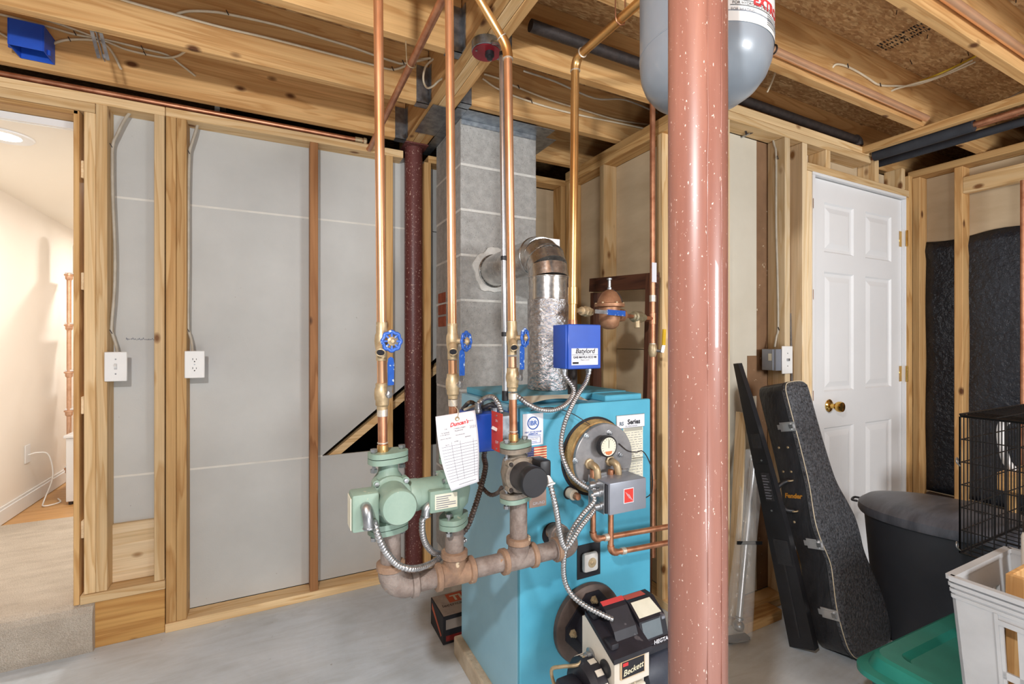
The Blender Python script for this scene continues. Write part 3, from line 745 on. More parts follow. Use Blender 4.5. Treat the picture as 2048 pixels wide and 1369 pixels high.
for k in range(5):
    vs = []; fs = []
    for i in range(9):
        a = am + 1.0 + 0.5 * i / 8
        for zz in (1.8815 + k * 0.0042, 1.8827 + k * 0.0042): vs.append((tx + R_ * math.cos(a), ty + R_ * math.sin(a), zz))
    for i in range(8): fs.append((2 * i, 2 * i + 2, 2 * i + 3, 2 * i + 1))
    ln.add(vs, fs)
ln.build('printed_lines', ink, lb)

# ------------------------------------------------------------------ electrics on the back wall
def plate_thing(nm, label, cat, c0, c1, kind):
    a = PY(c0[0], c0[1], 2.436); b = PY(c1[0], c1[1], 2.436)
    t = thing(nm, label, cat, ((a.x + b.x) / 2, 2.44, min(a.z, b.z)))
    cx, cz = (a.x + b.x) / 2, (a.z + b.z) / 2
    box('cover_plate', (a.x, 2.433, b.z), (b.x, 2.439, a.z), wplas, t, 0.0025, 40)
    box('device_box', (cx - 0.004, 2.4395, cz - 0.045), (cx + 0.024, 2.49, cz + 0.045), bluepvc, t, 0.002)
    if kind == 's':
        box('toggle_slot', (cx - 0.005, 2.4322, cz - 0.012), (cx + 0.005, 2.4329, cz + 0.012), mat('slot_grey', (196, 196, 196), None, 0.5), t)
        MB().beam((cx, 2.433, cz - 0.002), (cx, 2.424, cz + 0.007), 0.008, 0.009).build('toggle', wplas, t)
        for s in (-1, 1): MB().cyl((cx, 2.4333, cz + s * 0.03), (cx, 2.4321, cz + s * 0.03), 0.003, seg=10).build('screw', steel, t)
    else:
        for s in (-1, 1):
            zc_ = cz + s * 0.0195
            pr = [(0.017 * math.cos(q), max(-0.0145, min(0.0145, 0.018 * math.sin(q)))) for q in [2 * math.pi * k / 28 for k in range(28)]]
            f = MB().prism(pr, (cx, 2.4318, zc_), X3, Z3, Y3, 0.0011).build('receptacle', wplas, t)
            h = MB(); h.box((cx - 0.0075, 2.4313, zc_), (cx - 0.0055, 2.4317, zc_ + 0.008)); h.box((cx + 0.0055, 2.4313, zc_), (cx + 0.0075, 2.4317, zc_ + 0.0065))
            h.cyl((cx, 2.4317, zc_ - 0.007), (cx, 2.4313, zc_ - 0.007), 0.0026, seg=10); h.build('slots', ink, f)
        MB().cyl((cx, 2.4333, cz), (cx, 2.4321, cz), 0.003, seg=10).build('screw', steel, t)
plate_thing('light_switch', 'white toggle light switch plate mounted on the stud by the doorway', 'switch', (208.5, 704.5), (254.5, 762.5), 's')
plate_thing('power_outlet', 'white duplex power outlet mounted on the double stud', 'outlet', (369, 702.5), (409.5, 756), 'o')
def wire(nm, label, pts, m, r=0.0045, staples=(), k=5, group=None):
    t = thing(nm, label, 'cable', Vector(pts[-1]), group)
    tubeo('jacket', pts, r, m, t, k, 8)
    for p in staples:
        p = Vector(p)
        MB().beam(p + V(-0.004, -0.006, 0.008), p + V(0.004, -0.006, -0.008), 0.003, 0.003).build('staple', ironb, t)
    return t
S = lambda u, v, Y=2.485: PY(u, v, Y)
wire('electrical_cable', 'grey sheathed cable running down the stud to the light switch', [S(260, 226, 2.5), S(248, 242), S(234, 270), S(226, 290), S(225, 330), S(226, 400), S(230, 500), S(229, 580), S(223, 655), S(225, 668), S(232, 690), S(235, 706, 2.47)], gcable, 0.0062, [S(223, 292), S(223, 664)])
wire('electrical_cable', 'grey sheathed cable running down the double stud to the power outlet', [S(396, 248, 2.5), S(390, 268), S(383, 290), S(379, 310), S(377, 400), S(377, 520), S(376, 650), S(378, 664), S(383, 682), S(385, 704, 2.465)], gcable, 0.0062, [S(378, 305), S(377, 661)])
J0, J1 = 2.415, 2.009
bx = thing('junction_box', 'open blue plastic junction box fixed to the rear joist', 'junction box', PY(60, 140, 2.36))
a = PY(20, 100, 2.34); b = PY(93, 100, 2.34)
zt, zb_ = 2.405, 2.312
w = 0.003
for p, q in (((a.x, 2.32, zb_), (a.x + w, J0 + 0.002, zt)), ((b.x - w, 2.32, zb_), (b.x, J0 + 0.002, zt)), ((a.x + w, 2.32, zb_), (b.x - w, 2.32 + w, zt)), ((a.x + w, J0 - 0.002, zb_), (b.x - w, J0 + 0.002, zt)), ((a.x, 2.32, zt), (b.x, J0 + 0.002, zt + w))):
    box('box_wall', p, q, bluepvc, bx, 0.001)
for x in (a.x - 0.008, b.x):
    MB().cyl((x + 0.004, 2.35, zb_ + 0.002), (x + 0.004, 2.35, zb_ + 0.02), 0.005, seg=10).build('screw_lug', bluepvc, bx)
wire('electrical_cable', 'cream cable curving from the blue junction box to a drilled hole', [PY(92, 104, 2.35), PY(100, 92, 2.40), PY(115, 84, J0), PY(140, 79, J0), PY(185, 80, J0), PY(212, 90, J0), PY(228, 110, J0), PY(240, 134, J0), PY(243, 139, 2.425)], cable, 0.0048, [PY(140, 80, J0)])
wire('electrical_cable', 'cream cable along the rear joist dipping to a hole beside the knot', [PY(-20, 24, J0), PY(40, 38, J0), PY(100, 54, J0), PY(151, 69, J0), PY(215, 80, J0), PY(285, 97, J0), PY(335, 110, J0), PY(360, 128, J0), PY(386, 148, J0), PY(391, 152, 2.425)], cable, 0.0045, [PY(151, 68, J0), PY(285, 97, J0)])
wire('electrical_cable', 'cream cable sagging under the middle left joist', [PY(60, 30, J0), PY(130, 52, J0), PY(215, 84, J0), PY(250, 98, J0), PY(290, 108, J0), PY(330, 115, J0), PY(355, 112, 2.38), PY(374, 100, 2.3), PY(385, 92, 2.25)], cable, 0.0045, [PY(290, 108, J0)])
wire('electrical_cable', 'white cable entering the blue junction box from the frame edge', [PY(-40, 44, J0), PY(0, 66, J0), PY(22, 78, 2.40)], cable, 0.0045)
wire('electrical_cable', 'long white cable stapled diagonally across the middle left joist', [PY(215, -12, J1), PY(260, 4, J1), PY(343, 27, J1), PY(446, 55, J1), PY(549, 79, J1), PY(700, 118, J1), PY(748, 130, J1), PY(785, 139, J1), PY(813, 131, J1), PY(845, 118, J1), PY(876, 116, 1.97), PY(882, 112, 1.96)], cable, 0.0048, [PY(785, 139, J1)])
wire('electrical_cable', 'white cable arching from a hole across the middle left joist', [PY(348, 33, 2.02), PY(356, 27, J1), PY(380, 22, J1), PY(420, 23, J1), PY(455, 28, J1), PY(550, 49, J1), PY(640, 75, J1), PY(700, 93, J1), PY(748, 110, J1), PY(790, 124, J1), PY(806, 127, J1), PY(840, 121, J1), PY(870, 113, J1)], cable, 0.0048, [PY(455, 27, J1), PY(806, 126, J1)])
wire('electrical_cable', 'flat white cable looping beside the joist hanger under the beam', [PY(866, 118, 1.9), PY(852, 132, 1.9), PY(847, 150, 1.9), PY(848, 166, 1.9), PY(855, 176, 1.88), PY(866, 172, 1.86), PY(880, 160, 1.84), PY(905, 148, 1.8), PY(921, 132, 1.76), PY(927, 120, 1.7), PY(928, 90, 1.66), PY(935, 75, 1.62), PY(950, 68, 1.56), PY(962, 68, 1.54)], cable, 0.0042)
bk = thing('pipe_bracket', 'galvanized channel bracket hanging under the left joists', 'bracket', PY(206, 122, 2.2))
p0, p1 = PY(192, 60, 2.058), PY(208, 120, 2.058)
MB().beam(p0, p1, 0.002, 0.024, (0, -1, 0)).build('web', galv, bk)
MB().beam(p0 + V(-0.012, -0.005, 0), p1 + V(-0.012, -0.005, 0), 0.010, 0.002, (0, -1, 0)).build('flange', galv, bk)
MB().beam(p0 + V(0.012, -0.005, 0), p1 + V(0.012, -0.005, 0), 0.010, 0.002, (0, -1, 0)).build('flange', galv, bk)
MB().cyl(p1 + V(0, -0.004, 0.012), p1 + V(0, 0.004, 0.012), 0.006, seg=12).build('rivet', steel, bk)
MB().beam(p0 + V(0, -0.0036, -0.01), p0 + V(0, -0.0036, 0.09), 0.016, 0.0034, (0, -1, 0)).build('strap', galv, bk)
# copper line along the wall top and cross line
cw = thing('copper_pipe', 'long copper pipe lying along the top plate of the back wall', 'pipe', (-1, 2.468, 2.26))
tubeo('pipe', [(-3.1, 2.468, 2.2615), (0.40, 2.468, 2.2615)], 0.0115, coppero, cw, 1, 14)
MB().lathe([(0.0145, 0), (0.0145, 0.035), (0.012, 0.036)], (0.36, 2.468, 2.2615), X3, 14).build('coupling', brass, cw, 40)
MB().lathe([(0.012, 0), (0.017, 0.004), (0.017, 0.016), (0.012, 0.02)], (0.398, 2.468, 2.2615), X3, 6).build('union_nut', brass, cw)
cw = thing('copper_pipe', 'copper pipe running along under the joists beside the beam', 'pipe', (0.425, 1.2, 2.2))
tubeo('pipe', [(0.425, 0.35, 2.215), (0.425, 2.44, 2.215), (0.423, 2.462, 2.222), (0.421, 2.468, 2.245)], 0.0125, coppero, cw, 1, 14)
for y in (1.62, 0.9):
    tubeo('hanger', [(0.405, y, 2.285), (0.409, y, 2.215), (0.416, y, 2.2015), (0.425, y, 2.199), (0.434, y, 2.2015), (0.441, y, 2.215), (0.445, y, 2.285)], 0.002, brass, cw, 3, 6)

# ------------------------------------------------------------------ heating risers
PIY = 1.13
def elbow(c, d0, d1, R, r, m, nm, par, seg=16):
    c = Vector(c); d0 = Vector(d0).normalized(); d1 = Vector(d1).normalized(); pts = []
    for i in range(9):
        t = i / 8; pts.append(c - d0 * R * (1 - t) ** 2 + d1 * R * t ** 2)
    return MB().tube(pts, r, seg).build(nm, m, par, 60)
def ringfit(p, ax, r, h, m, par, nm='coupling'):
    return MB().lathe([(r * 0.86, -h / 2), (r, -h / 2 + 0.001), (r, h / 2 - 0.001), (r * 0.86, h / 2)], p, ax, 18).build(nm, m, par, 40)
def handwheel(c, ax, par):
    ax = Vector(ax).normalized(); x, y, z = frame(ax)
    m = MB(); m.torus(c, ax, 0.0215, 0.0042, 48, 8, 8, 0.07)
    for k in range(4):
        a = math.pi * k / 4
        m.cyl(Vector(c) + (x * math.cos(a) + y * math.sin(a)) * 0.020, Vector(c) - (x * math.cos(a) + y * math.sin(a)) * 0.020, 0.0026, seg=6)
    w_ = m.build('handwheel', bluehnd, par, 60)
    MB().lathe([(0.0105, -0.004), (0.0105, 0.003), (0.006, 0.005), (0.004, 0.008), (0.0, 0.0085)], c, ax, 12).build('wheel_hub', brass, w_, 40)
def riser(label, top, pts_v, u_at, axw, uw, vdr, vball, vend, lever_du):
    # top: list of upper points; u_at(v): pipe u at v
    P = lambda v, Y=PIY: PY(u_at(v), v, Y)
    t = thing('copper_riser', label, 'pipe', P(vend))
    tubeo('pipe', top + [P(vdr - 34)], 0.0112, copper, t, 1, 18)
    tubeo('pipe', [P(vdr + 38), P(vball - 20)], 0.0112, copper, t, 1, 18)
    tubeo('pipe', [P(vball + 34), P(vend)], 0.0108, coppero, t, 1, 18)
    ringfit(P(vdr - 32), Z3, 0.0125, 0.003, solder, t, 'solder_ring')
    ringfit(P(vball + 38), Z3, 0.0124, 0.018, solder, t, 'solder_ring')
    ringfit(P(vend - 22), Z3, 0.0125, 0.004, solder, t, 'solder_ring')
    ringfit(P(vend - 10), Z3, 0.0130, 0.020, brassc, t)
    c = P(vdr)
    dv = MB(); dv.lathe([(0.0128, 0.045), (0.0128, 0.02), (0.0155, 0.014), (0.0165, 0.0), (0.015, -0.014), (0.0128, -0.022), (0.0128, -0.046)], c, Z3, 18)
    dvo = dv.build('drain_valve', brass, t, 40)
    ax = Vector(axw).normalized()
    wc = c + ax * 0.034 + V(uw, 0, 0)
    MB().cyl(c, wc, 0.0075, 0.006, seg=12).build('valve_bonnet', brass, dvo, 40)
    handwheel(wc, ax, dvo)
    o0 = c + V(-0.002, -0.008, -0.008); o1 = c + V(-0.008, -0.028, -0.026)
    MB().tube([o0, o1], 0.0105, 16, cap=True).build('hose_outlet', brass, dvo, 40)
    MB().torus(o1, o1 - o0, 0.0105, 0.0018, 20, 6).build('outlet_lip', brass, dvo, 60)
    MB().lathe([(0.0085, 0), (0.0085, 0.0005)], o1 + (o1 - o0).normalized() * 0.0004, o1 - o0, 16).build('outlet_bore', ink, dvo)
    b = P(vball)
    bv = MB().lathe([(0.013, 0.026), (0.0155, 0.024), (0.0155, 0.016), (0.0175, 0.012), (0.0185, 0), (0.0175, -0.012), (0.0155, -0.016), (0.0155, -0.026), (0.0125, -0.030), (0.0125, -0.038)], b, Z3, 16).build('ball_valve', brass, t, 30)
    ld = V(0.45, -0.9, 0).normalized(); s1 = b + ld * 0.026
    MB().cyl(b + ld * 0.012, s1 + ld * 0.003, 0.006, seg=10).build('stem_nut', steel, bv, 40)
    MB().lathe([(0.0095, 0), (0.0095, 0.006), (0.005, 0.007), (0, 0.007)], s1 - ld * 0.003, ld, 6).build('stem_nut', steel, bv)
    sx = ld.cross(Z3).normalized()
    MB().beam(s1 + V(0, 0, -0.006), s1 + V(0, 0, 0.028) + ld * 0.003, 0.0025, 0.014, sx).build('lever_arm', steel, bv)
    pr = [(-0.0075, 0), (0.0075, 0), (0.0085, 0.05), (0.006, 0.062), (0, 0.066), (-0.006, 0.062), (-0.0085, 0.05)]
    lv = MB().prism(pr, s1 + V(0, 0, 0.022) + ld * 0.0035, sx * -1, Z3, ld, 0.004).build('lever_grip', bluehnd, bv)
    return t
u1 = lambda v: 756.5 + 9.0 * v / 900
u2 = lambda v: 898.5 + 8.0 * v / 850
u3 = lambda v: 1014.5 + 12.5 * v / 880
riser('copper heating riser on the left feeding the first green circulator', [PY(756.0, -60, PIY) + V(0, 0, 0.30), PY(756.2, -20, PIY)], None, u1, (0.12, -1, 0), 0.012, 683, 788, 908, 0)
riser('middle copper heating riser with the paper service tag hung on it', [PY(898, -60, PIY) + V(0, 0, 0.30), PY(898.2, -20, PIY)], None, u2, (0.62, -0.78, 0), 0.006, 683, 768, 905, 0)
r3b = PY(u3(96), 96, PIY); r3a = PY(954, -10, PIY)
dir3 = (r3a - r3b).normalized()
riser('copper heating riser with an angled elbow under the beam', [r3b + V(0, 0, -0.02)], None, u3, (0.62, -0.78, 0), 0.004, 676, 755, 885, 0)
t3 = thing('copper_pipe', 'short copper pipe slanting up from the elbow beside the beam', 'pipe', r3b)
tubeo('pipe', [r3b + dir3 * 0.02, r3b + dir3 * 0.60], 0.0112, brassc, t3, 1, 18)
elbow(r3b, (0, 0, 1), dir3, 0.028, 0.0135, brassc, 'elbow', t3)
ringfit(r3b + V(0, 0, -0.03), Z3, 0.0142, 0.004, solder, t3, 'solder_ring'); ringfit(r3b + dir3 * 0.03, dir3, 0.0142, 0.004, solder, t3, 'solder_ring')
# supply pipe 4
t4 = thing('copper_riser', 'golden copper supply pipe rising from the boiler top behind the blue control box', 'pipe', (0.918, 1.35, 1.05))
PX4, PY4, Z4 = 0.925, 1.35, 2.205
q0 = PY(1150.5, 122, PY4)
tubeo('pipe', [PY(1145, 640, PY4) + V(0, 0, -0.02), PY(1150.2, 136, PY4)], 0.0143, brassc, t4, 1, 20)
tubeo('pipe', [PY(1145, 655, PY4), PY(1145, 640, PY4)], 0.016, coppero, t4, 1, 20)
c4 = PY(1150.5, 118, PY4)
elbow(c4, (0, 0, 1), (0.03, -1, 0), 0.04, 0.0165, brassc, 'elbow', t4)
tubeo('pipe', [c4 + V(0.001, -0.038, 0), c4 + V(0.012, -0.36, 0)], 0.0143, brassc, t4, 1, 20)
ringfit(c4 + V(0, 0, -0.042), Z3, 0.0175, 0.004, solder, t4, 'solder_ring'); ringfit(c4 + V(0.001, -0.042, 0), Y3, 0.0175, 0.004, solder, t4, 'solder_ring')
ringfit(PY(1145.6, 592, PY4), Z3, 0.0168, 0.06, brassc, t4)
MB().cyl(PY(1145, 652, PY4), V(PY(1145, 655, PY4).x, PY4, 1.042), 0.0165, seg=18).build('iron_nipple', ironb, t4, 40)
tubeo('hanger', [c4 + V(-0.012, -0.23, 0.10), c4 + V(-0.012, -0.23, 0.0), c4 + V(0.0, -0.23, -0.017), c4 + V(0.012, -0.23, -0.017), c4 + V(0.024, -0.23, 0), c4 + V(0.024, -0.23, 0.1)], 0.002, coppero, t4, 3, 6)
elbow(c4 + V(0.013, -0.385, 0), (0.03, -1, 0), (0, 0, 1), 0.04, 0.0165, brassc, 'elbow', t4)
tubeo('pipe', [c4 + V(0.013, -0.385, 0.04), c4 + V(0.013, -0.385, 0.2)], 0.0143, brassc, t4, 1, 20)
# thermal cut-off above and its conduit
fx = thing('thermal_switch', 'dark red thermal cut-off disc on a round box under the beam', 'switch', PZ(974, 92, JB))
fc = V(0.662, 1.51, JB)
MB().lathe([(0.052, 0), (0.052, -0.03), (0.048, -0.033)], fc + V(0, 0, -0.0005), Z3, 24).build('octagon_box', galv, fx, 40)
MB().lathe([(0.05, -0.0335), (0.05, -0.036), (0.0, -0.0362)], fc, Z3, 28).build('cover', reddisc, fx, 40)
MB().lathe([(0.016, 0), (0.016, -0.014), (0.010, -0.016), (0.010, -0.024), (0.0, -0.025)], fc + V(0.008, -0.01, -0.036), Z3, 16).build('sensor_knob', blackpl, fx, 40)
for dx, dy in ((-0.038, 0.0), (0.03, 0.03)): MB().lathe([(0.004, 0), (0.004, -0.002), (0, -0.003)], fc + V(dx, dy, -0.036), Z3, 10).build('screw', steel, fx, 40)
EY = 1.245
ez = thing('metal_conduit', 'thin silver metal conduit with black tape bands beside the copper riser', 'conduit', PY(1010, 800, EY))
tubeo('tube', [fc + V(0.0, -0.04, -0.02), PY(1003, 90, 1.40), PY(1003.5, 118, EY + 0.03), PY(1004, 150, EY), PY(1007, 470, EY), PY(1010, 782, EY)], 0.0085, emt, ez, 4, 14)
for v in (109, 298, 517, 669, 792):
    uu = 1003.4 + 6.6 * v / 780
    ringfit(PY(uu, v, EY + (0.04 if v < 120 else 0)), Z3, 0.0094, 0.014 if v < 700 else 0.03, tape, ez, 'tape_band')
# wires between right joists seen behind
RJ1 = 1.926
wire('electrical_cable', 'white cable stapled along the joist above the chimney', [PY(965, 157, RJ1), PY(1000, 180, RJ1), PY(1062, 204, RJ1), PY(1140, 226, RJ1), PY(1240, 247, RJ1), PY(1310, 262, RJ1)], cable, 0.0045, [PY(1062, 204, RJ1)])
wire('electrical_cable', 'upper white cable drooping between the joists above the chimney', [PY(968, 148, RJ1), PY(1000, 158, RJ1), PY(1036, 175, RJ1), PY(1100, 200, RJ1), PY(1160, 218, RJ1), PY(1235, 240, RJ1), PY(1315, 252, RJ1)], cable, 0.0045, [PY(1036, 175, RJ1)])
wire('electrical_cable', 'thin grey cable strung under the next joist behind the golden pipe', [PY(1048, 142, 1.62), PY(1110, 163, 1.68), PY(1190, 197, 1.75), PY(1250, 200, 1.78), PY(1315, 226, 1.85)], gcable, 0.004)

# ------------------------------------------------------------------ boiler
BX0, BX1, BY0, BY1, BZ0, BZ1 = 0.659, 1.174, 1.25, 1.75, 0.074, 1.041
tag(MB().box((0.632, 1.215, 0.0), (1.2, 1.765, 0.0735), 0.006).build('concrete_pad', padc), 'rough tan concrete pad under the teal boiler', 'pad')
bo = thing('boiler', 'teal oil-fired boiler on a concrete pad in front of the chimney', 'boiler', (0.916, 1.5, 0.0735))
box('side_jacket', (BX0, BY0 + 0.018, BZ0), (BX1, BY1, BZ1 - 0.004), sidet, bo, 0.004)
box('front_panel', (BX0 - 0.001, BY0, BZ0), (BX1 + 0.002, BY0 + 0.0175, BZ1), teal, bo, 0.004)
box('top_panel', (BX0 + 0.02, BY0 + 0.10, BZ1 - 0.0035), (BX1 - 0.02, BY1 - 0.005, BZ1 + 0.02), teal, bo, 0.003)
box('top_block', (0.995, BY0 + 0.02, BZ1 - 0.0035), (BX1 - 0.02, BY0 + 0.098, BZ1 + 0.018), teal, bo, 0.003)
FY = BY0 - 0.0006
def fbox(nm, u0, v0, u1, v1, m, par, d=0.0008, y=FY, bev=0):
    a = PY(u0, v0, y); b = PY(u1, v1, y)
    return box(nm, (a.x, y - d, b.z), (b.x, y, a.z), m, par, bev), a, b
def rect(nm, x0, z0, x1, z1, m, par, y, d=0.0005): return box(nm, (x0, y - d, z0), (x1, y, z1), m, par)
# IBR sticker
s_, a, b = fbox('sticker', 1045.5, 829, 1086, 889, paper, bo)
w_, h_ = b.x - a.x, a.z - b.z; y_ = FY - 0.0012
cx, cz = (a.x + b.x) / 2, a.z - h_ * 0.30
MB().torus((cx, y_, cz), Y3, w_ * 0.26, 0.0017, 30, 6).build('emblem_ring', blueink, s_, 60)
text('lettering', 'IBR', w_ * 0.27, (cx, y_, cz - w_ * 0.09), X3, Z3, blueink, s_, align='CENTER', bold=0.0006)
for k, (dz, dx) in enumerate(((0.13, 0.0), (-0.14, 0.0))):
    text('lettering', '- - -', w_ * 0.16, (cx, y_, cz + dz * w_ * 0.9), X3, Z3, blueink, s_, align='CENTER')
text('lettering', 'HEAT OF THE HOUSE', w_ * 0.085, (cx, y_, b.z + h_ * 0.40), X3, Z3, blueink, s_, align='CENTER', bold=0.0002)
text('lettering', 'AMERICAS', w_ * 0.1, (cx, y_, b.z + h_ * 0.335), X3, Z3, blueink, s_, align='CENTER', bold=0.0003)
rect('line', a.x + w_ * 0.12, b.z + h_ * 0.30, b.x - w_ * 0.12, b.z + h_ * 0.315, blueink, s_, y_)
fr_ = MB(); x0, x1, z0, z1 = a.x + w_ * 0.14, b.x - w_ * 0.14, b.z + h_ * 0.06, b.z + h_ * 0.26
for p in ((x0, z0, x1, z0 + 0.001), (x0, z1 - 0.001, x1, z1), (x0, z0, x0 + 0.001, z1), (x1 - 0.001, z0, x1, z1)): fr_.box((p[0], y_ - 0.0004, p[1]), (p[2], y_, p[3]))
fr_.build('frame_lines', blueink, s_)
text('lettering', 'CATALOG', w_ * 0.1, (cx, y_, b.z + h_ * 0.175), X3, Z3, greyink, s_, align='CENTER'); text('lettering', 'RATING', w_ * 0.1, (cx, y_, b.z + h_ * 0.085), X3, Z3, blueink, s_, align='CENTER')
# flag sticker
s_, a, b = fbox('flag_sticker', 1048, 897, 1093, 925, mat('flag_red', (206, 76, 58), None, 0.5), bo)
h_ = a.z - b.z
for k in range(6): rect('stripe', a.x, b.z + h_ * (2 * k + 1) / 13, b.x, b.z + h_ * (2 * k + 2) / 13, mat('flag_cream', (240, 214, 170), None, 0.5), s_, FY - 0.0012)
cn = rect('canton', a.x, b.z + h_ * 6 / 13, a.x + (b.x - a.x) * 0.42, a.z, mat('flag_blue', (44, 52, 110), None, 0.5), s_, FY - 0.0018)
dm = MB()
for i in range(6):
    for j in range(4): dm.box((a.x + 0.0015 + i * (b.x - a.x) * 0.068, FY - 0.0026, a.z - 0.003 - j * h_ * 0.12), (a.x + 0.0027 + i * (b.x - a.x) * 0.068, FY - 0.0022, a.z - 0.0018 - j * h_ * 0.12))
dm.build('stars', paper, cn)
text('lettering', 'U.S.A', h_ * 0.24, ((a.x + b.x) / 2, FY - 0.0028, b.z + h_ * 0.06), X3, Z3, goldl, s_, align='CENTER', bold=0.0003)
# nameplate and rating labels
s_, a, b = fbox('name_plate', 1232, 832, 1288.5, 853, mat('plate_edge', (176, 184, 184), None, 0.35, 0.5), bo, 0.0022, FY, 0.0006)
rect('plate_face', a.x + 0.002, b.z + 0.002, b.x - 0.002, a.z - 0.002, paper, s_, FY - 0.0024)
text('lettering', 'RS', 0.017, (a.x + 0.012, FY - 0.0036, b.z + 0.011), X3, Z3, mat('slate_ink', (96, 112, 124), None, 0.6), s_, bold=0.0007)
text('lettering', 'Series', 0.023, (a.x + 0.047, FY - 0.0036, b.z + 0.013), X3, Z3, ink, s_, bold=0.0008)
text('lettering', 'OIL-FIRED BOILER', 0.0068, (a.x + 0.036, FY - 0.0036, b.z + 0.004), X3, Z3, greyink, s_)
for (u0, v0, u1, v1, nl) in ((1246.5, 853.5, 1285.5, 915, 13), (1246.5, 919.5, 1285.5, 965, 8)):
    s_, a, b = fbox('rating_label', u0, v0, u1, v1, oldpaper, bo)
    lm = MB(); h_ = a.z - b.z
    for k in range(nl):
        z = a.z - h_ * (k + 1) / (nl + 1)
        xx = a.x + 0.004
        while xx < b.x - 0.006:
            e = min(b.x - 0.004, xx + rnd.uniform(0.006, 0.02)); lm.box((xx, FY - 0.0014, z - 0.0007), (e, FY - 0.001, z + 0.0007)); xx = e + rnd.uniform(0.002, 0.008)
    lm.build('print_lines', greyink, s_)
    rect('line', a.x + 0.004, a.z - h_ * 0.16, b.x - 0.004, a.z - h_ * 0.06, mat('dim_ink', (170, 168, 156), None, 0.7), s_, FY - 0.001)
s_, a, b = fbox('dusty_plate', 1058, 984, 1092, 1011, mat('dusty_plate', (186, 160, 146), (160, 132, 118), 0.6), bo, 0.0015)
text('lettering', 'GRUND', 0.012, (a.x + 0.012, FY - 0.0024, b.z + 0.008), X3, Z3, paper, s_)
# round coil cover with bolts, gauge
cc = PY(1191, 912, BY0); R0 = 0.113
MB().lathe([(R0 + 0.016, 0), (R0 + 0.016, 0.0015), (0.0, 0.002)], (cc.x - 0.006, BY0 + 0.0005, cc.z), (0, -1, 0), 48).build('cover_hole', ink, bo, 40)
MB().lathe([(R0 + 0.008, 0.001), (R0 + 0.004, 0.03), (R0 - 0.004, 0.032), (0.0, 0.033)], (cc.x - 0.002, BY0, cc.z), (0, -1, 0), 48).build('insulation_ring', insul, bo, 40)
CF = BY0 - 0.048
cov = MB().lathe([(R0 - 0.003, 0.033), (R0, 0.035), (R0, 0.046), (R0 - 0.002, 0.048), (0.0, 0.048)], (cc.x, BY0, cc.z), (0, -1, 0), 56).build('coil_cover', coverm, bo, 40)
for u, v in ((1172, 873), (1218, 866), (1239, 910), (1150, 922), (1225, 960), (1168, 965)):
    p = PY(u, v, CF)
    bo_ = MB().lathe([(0.010, 0), (0.010, 0.0015), (0.0075, 0.002), (0.0075, 0.008), (0.0045, 0.0085), (0.0045, 0.013), (0, 0.0135)], p, (0, -1, 0), 6).build('bolt', steel, cov, 30)
g = PY(1204, 890, CF); 
ga = MB().lathe([(0.012, 0), (0.012, 0.012), (0.030, 0.013), (0.0335, 0.016), (0.0335, 0.034), (0.0315, 0.036), (0.029, 0.034)], g + V(0, 0.001, 0), (0, -1, 0), 36).build('gauge', blackpl, cov, 40)
gy = g.y - 0.0335
MB().lathe([(0.0288, 0), (0, 0.0003)], (g.x, gy, g.z), (0, -1, 0), 32).build('gauge_dial', oldpaper, ga)
MB().beam((g.x, gy - 0.0012, g.z - 0.004), (g.x + 0.0005, gy - 0.0012, g.z + 0.021), 0.0015, 0.0006).build('needle', ink, ga)
tm = MB()
for k in range(15):
    a = math.radians(225 - k * 19); tm.beam((g.x + 0.022 * math.cos(a), gy - 0.001, g.z + 0.022 * math.sin(a)), (g.x + 0.0265 * math.cos(a), gy - 0.001, g.z + 0.0265 * math.sin(a)), 0.0009, 0.0004)
tm.build('tick_marks', ink, ga)
MB().prism([(-0.014, -0.014), (0.014, -0.014), (0.011, -0.022), (0, -0.026), (-0.011, -0.022)], (g.x, gy - 0.0008, g.z), X3, Z3, Y3, 0.0004).build('red_zone', mat('orange_ink', (206, 120, 70), None, 0.6), ga)
# coil elbows and the copper lines below the control
for (u, v, xo, zdn, kind) in ((1178, 928, 0.0, 0, 0), (1219, 922, 0, 0, 1)):
    p = PY(u, v, CF)
    MB().lathe([(0.017, 0), (0.017, 0.006), (0.013, 0.008)], p, (0, -1, 0), 8).build('bushing', brass, cov, 30)
    tubeo('coil_elbow', [p + V(0, 0.001, 0), p + V(0, -0.016, 0), p + V(0.003, -0.030, -0.006), p + V(0.006, -0.034, -0.022), p + V(0.007, -0.034, -0.05)], 0.0115, brass, cov, 4, 14)
def cline(label, u0, v0, v1, ue, ve, yy):
    t = thing('copper_pipe', label, 'pipe', PY(u0, v1, yy))
    p0 = PY(u0, v0, yy); c = PY(u0, v1, yy); e = PY(ue, ve, yy)
    tubeo('pipe', [p0, c + V(0, 0, 0.022)], 0.009, coppero, t, 1, 14)
    d = (e - c).normalized()
    elbow(c, (0, 0, -1), d, 0.024, 0.0112, coppero, 'elbow', t)
    e2 = c + d * ((1.285 - c.x) / d.x)
    tubeo('pipe', [c + d * 0.02, e2], 0.009, coppero, t, 1, 14)
    ringfit(c + d * 0.05, d, 0.0113, 0.016, solder, t)
    elbow(e2 + d * 0.02, d, (0, 0, 1), 0.022, 0.0112, coppero, 'elbow', t)
    tubeo('pipe', [e2 + d * 0.02 + V(0, 0, 0.02), e2 + d * 0.02 + V(0.0, 0, 0.06)], 0.009, coppero, t, 1, 12)
    return e2 + d * 0.02
CY_ = 1.178
k1 = cline('upper copper line bending right under the grey control box', 1186, 940, 1080, 1342, 1053, CY_)
k2 = cline('lower copper line bending right under the grey control box', 1221.5, 940, 1107, 1342, 1085, CY_ - 0.002)
vp = thing('copper_pipe', 'vertical copper pipe rising behind the thick red column', 'pipe', (k1.x, k1.y, 0.7))
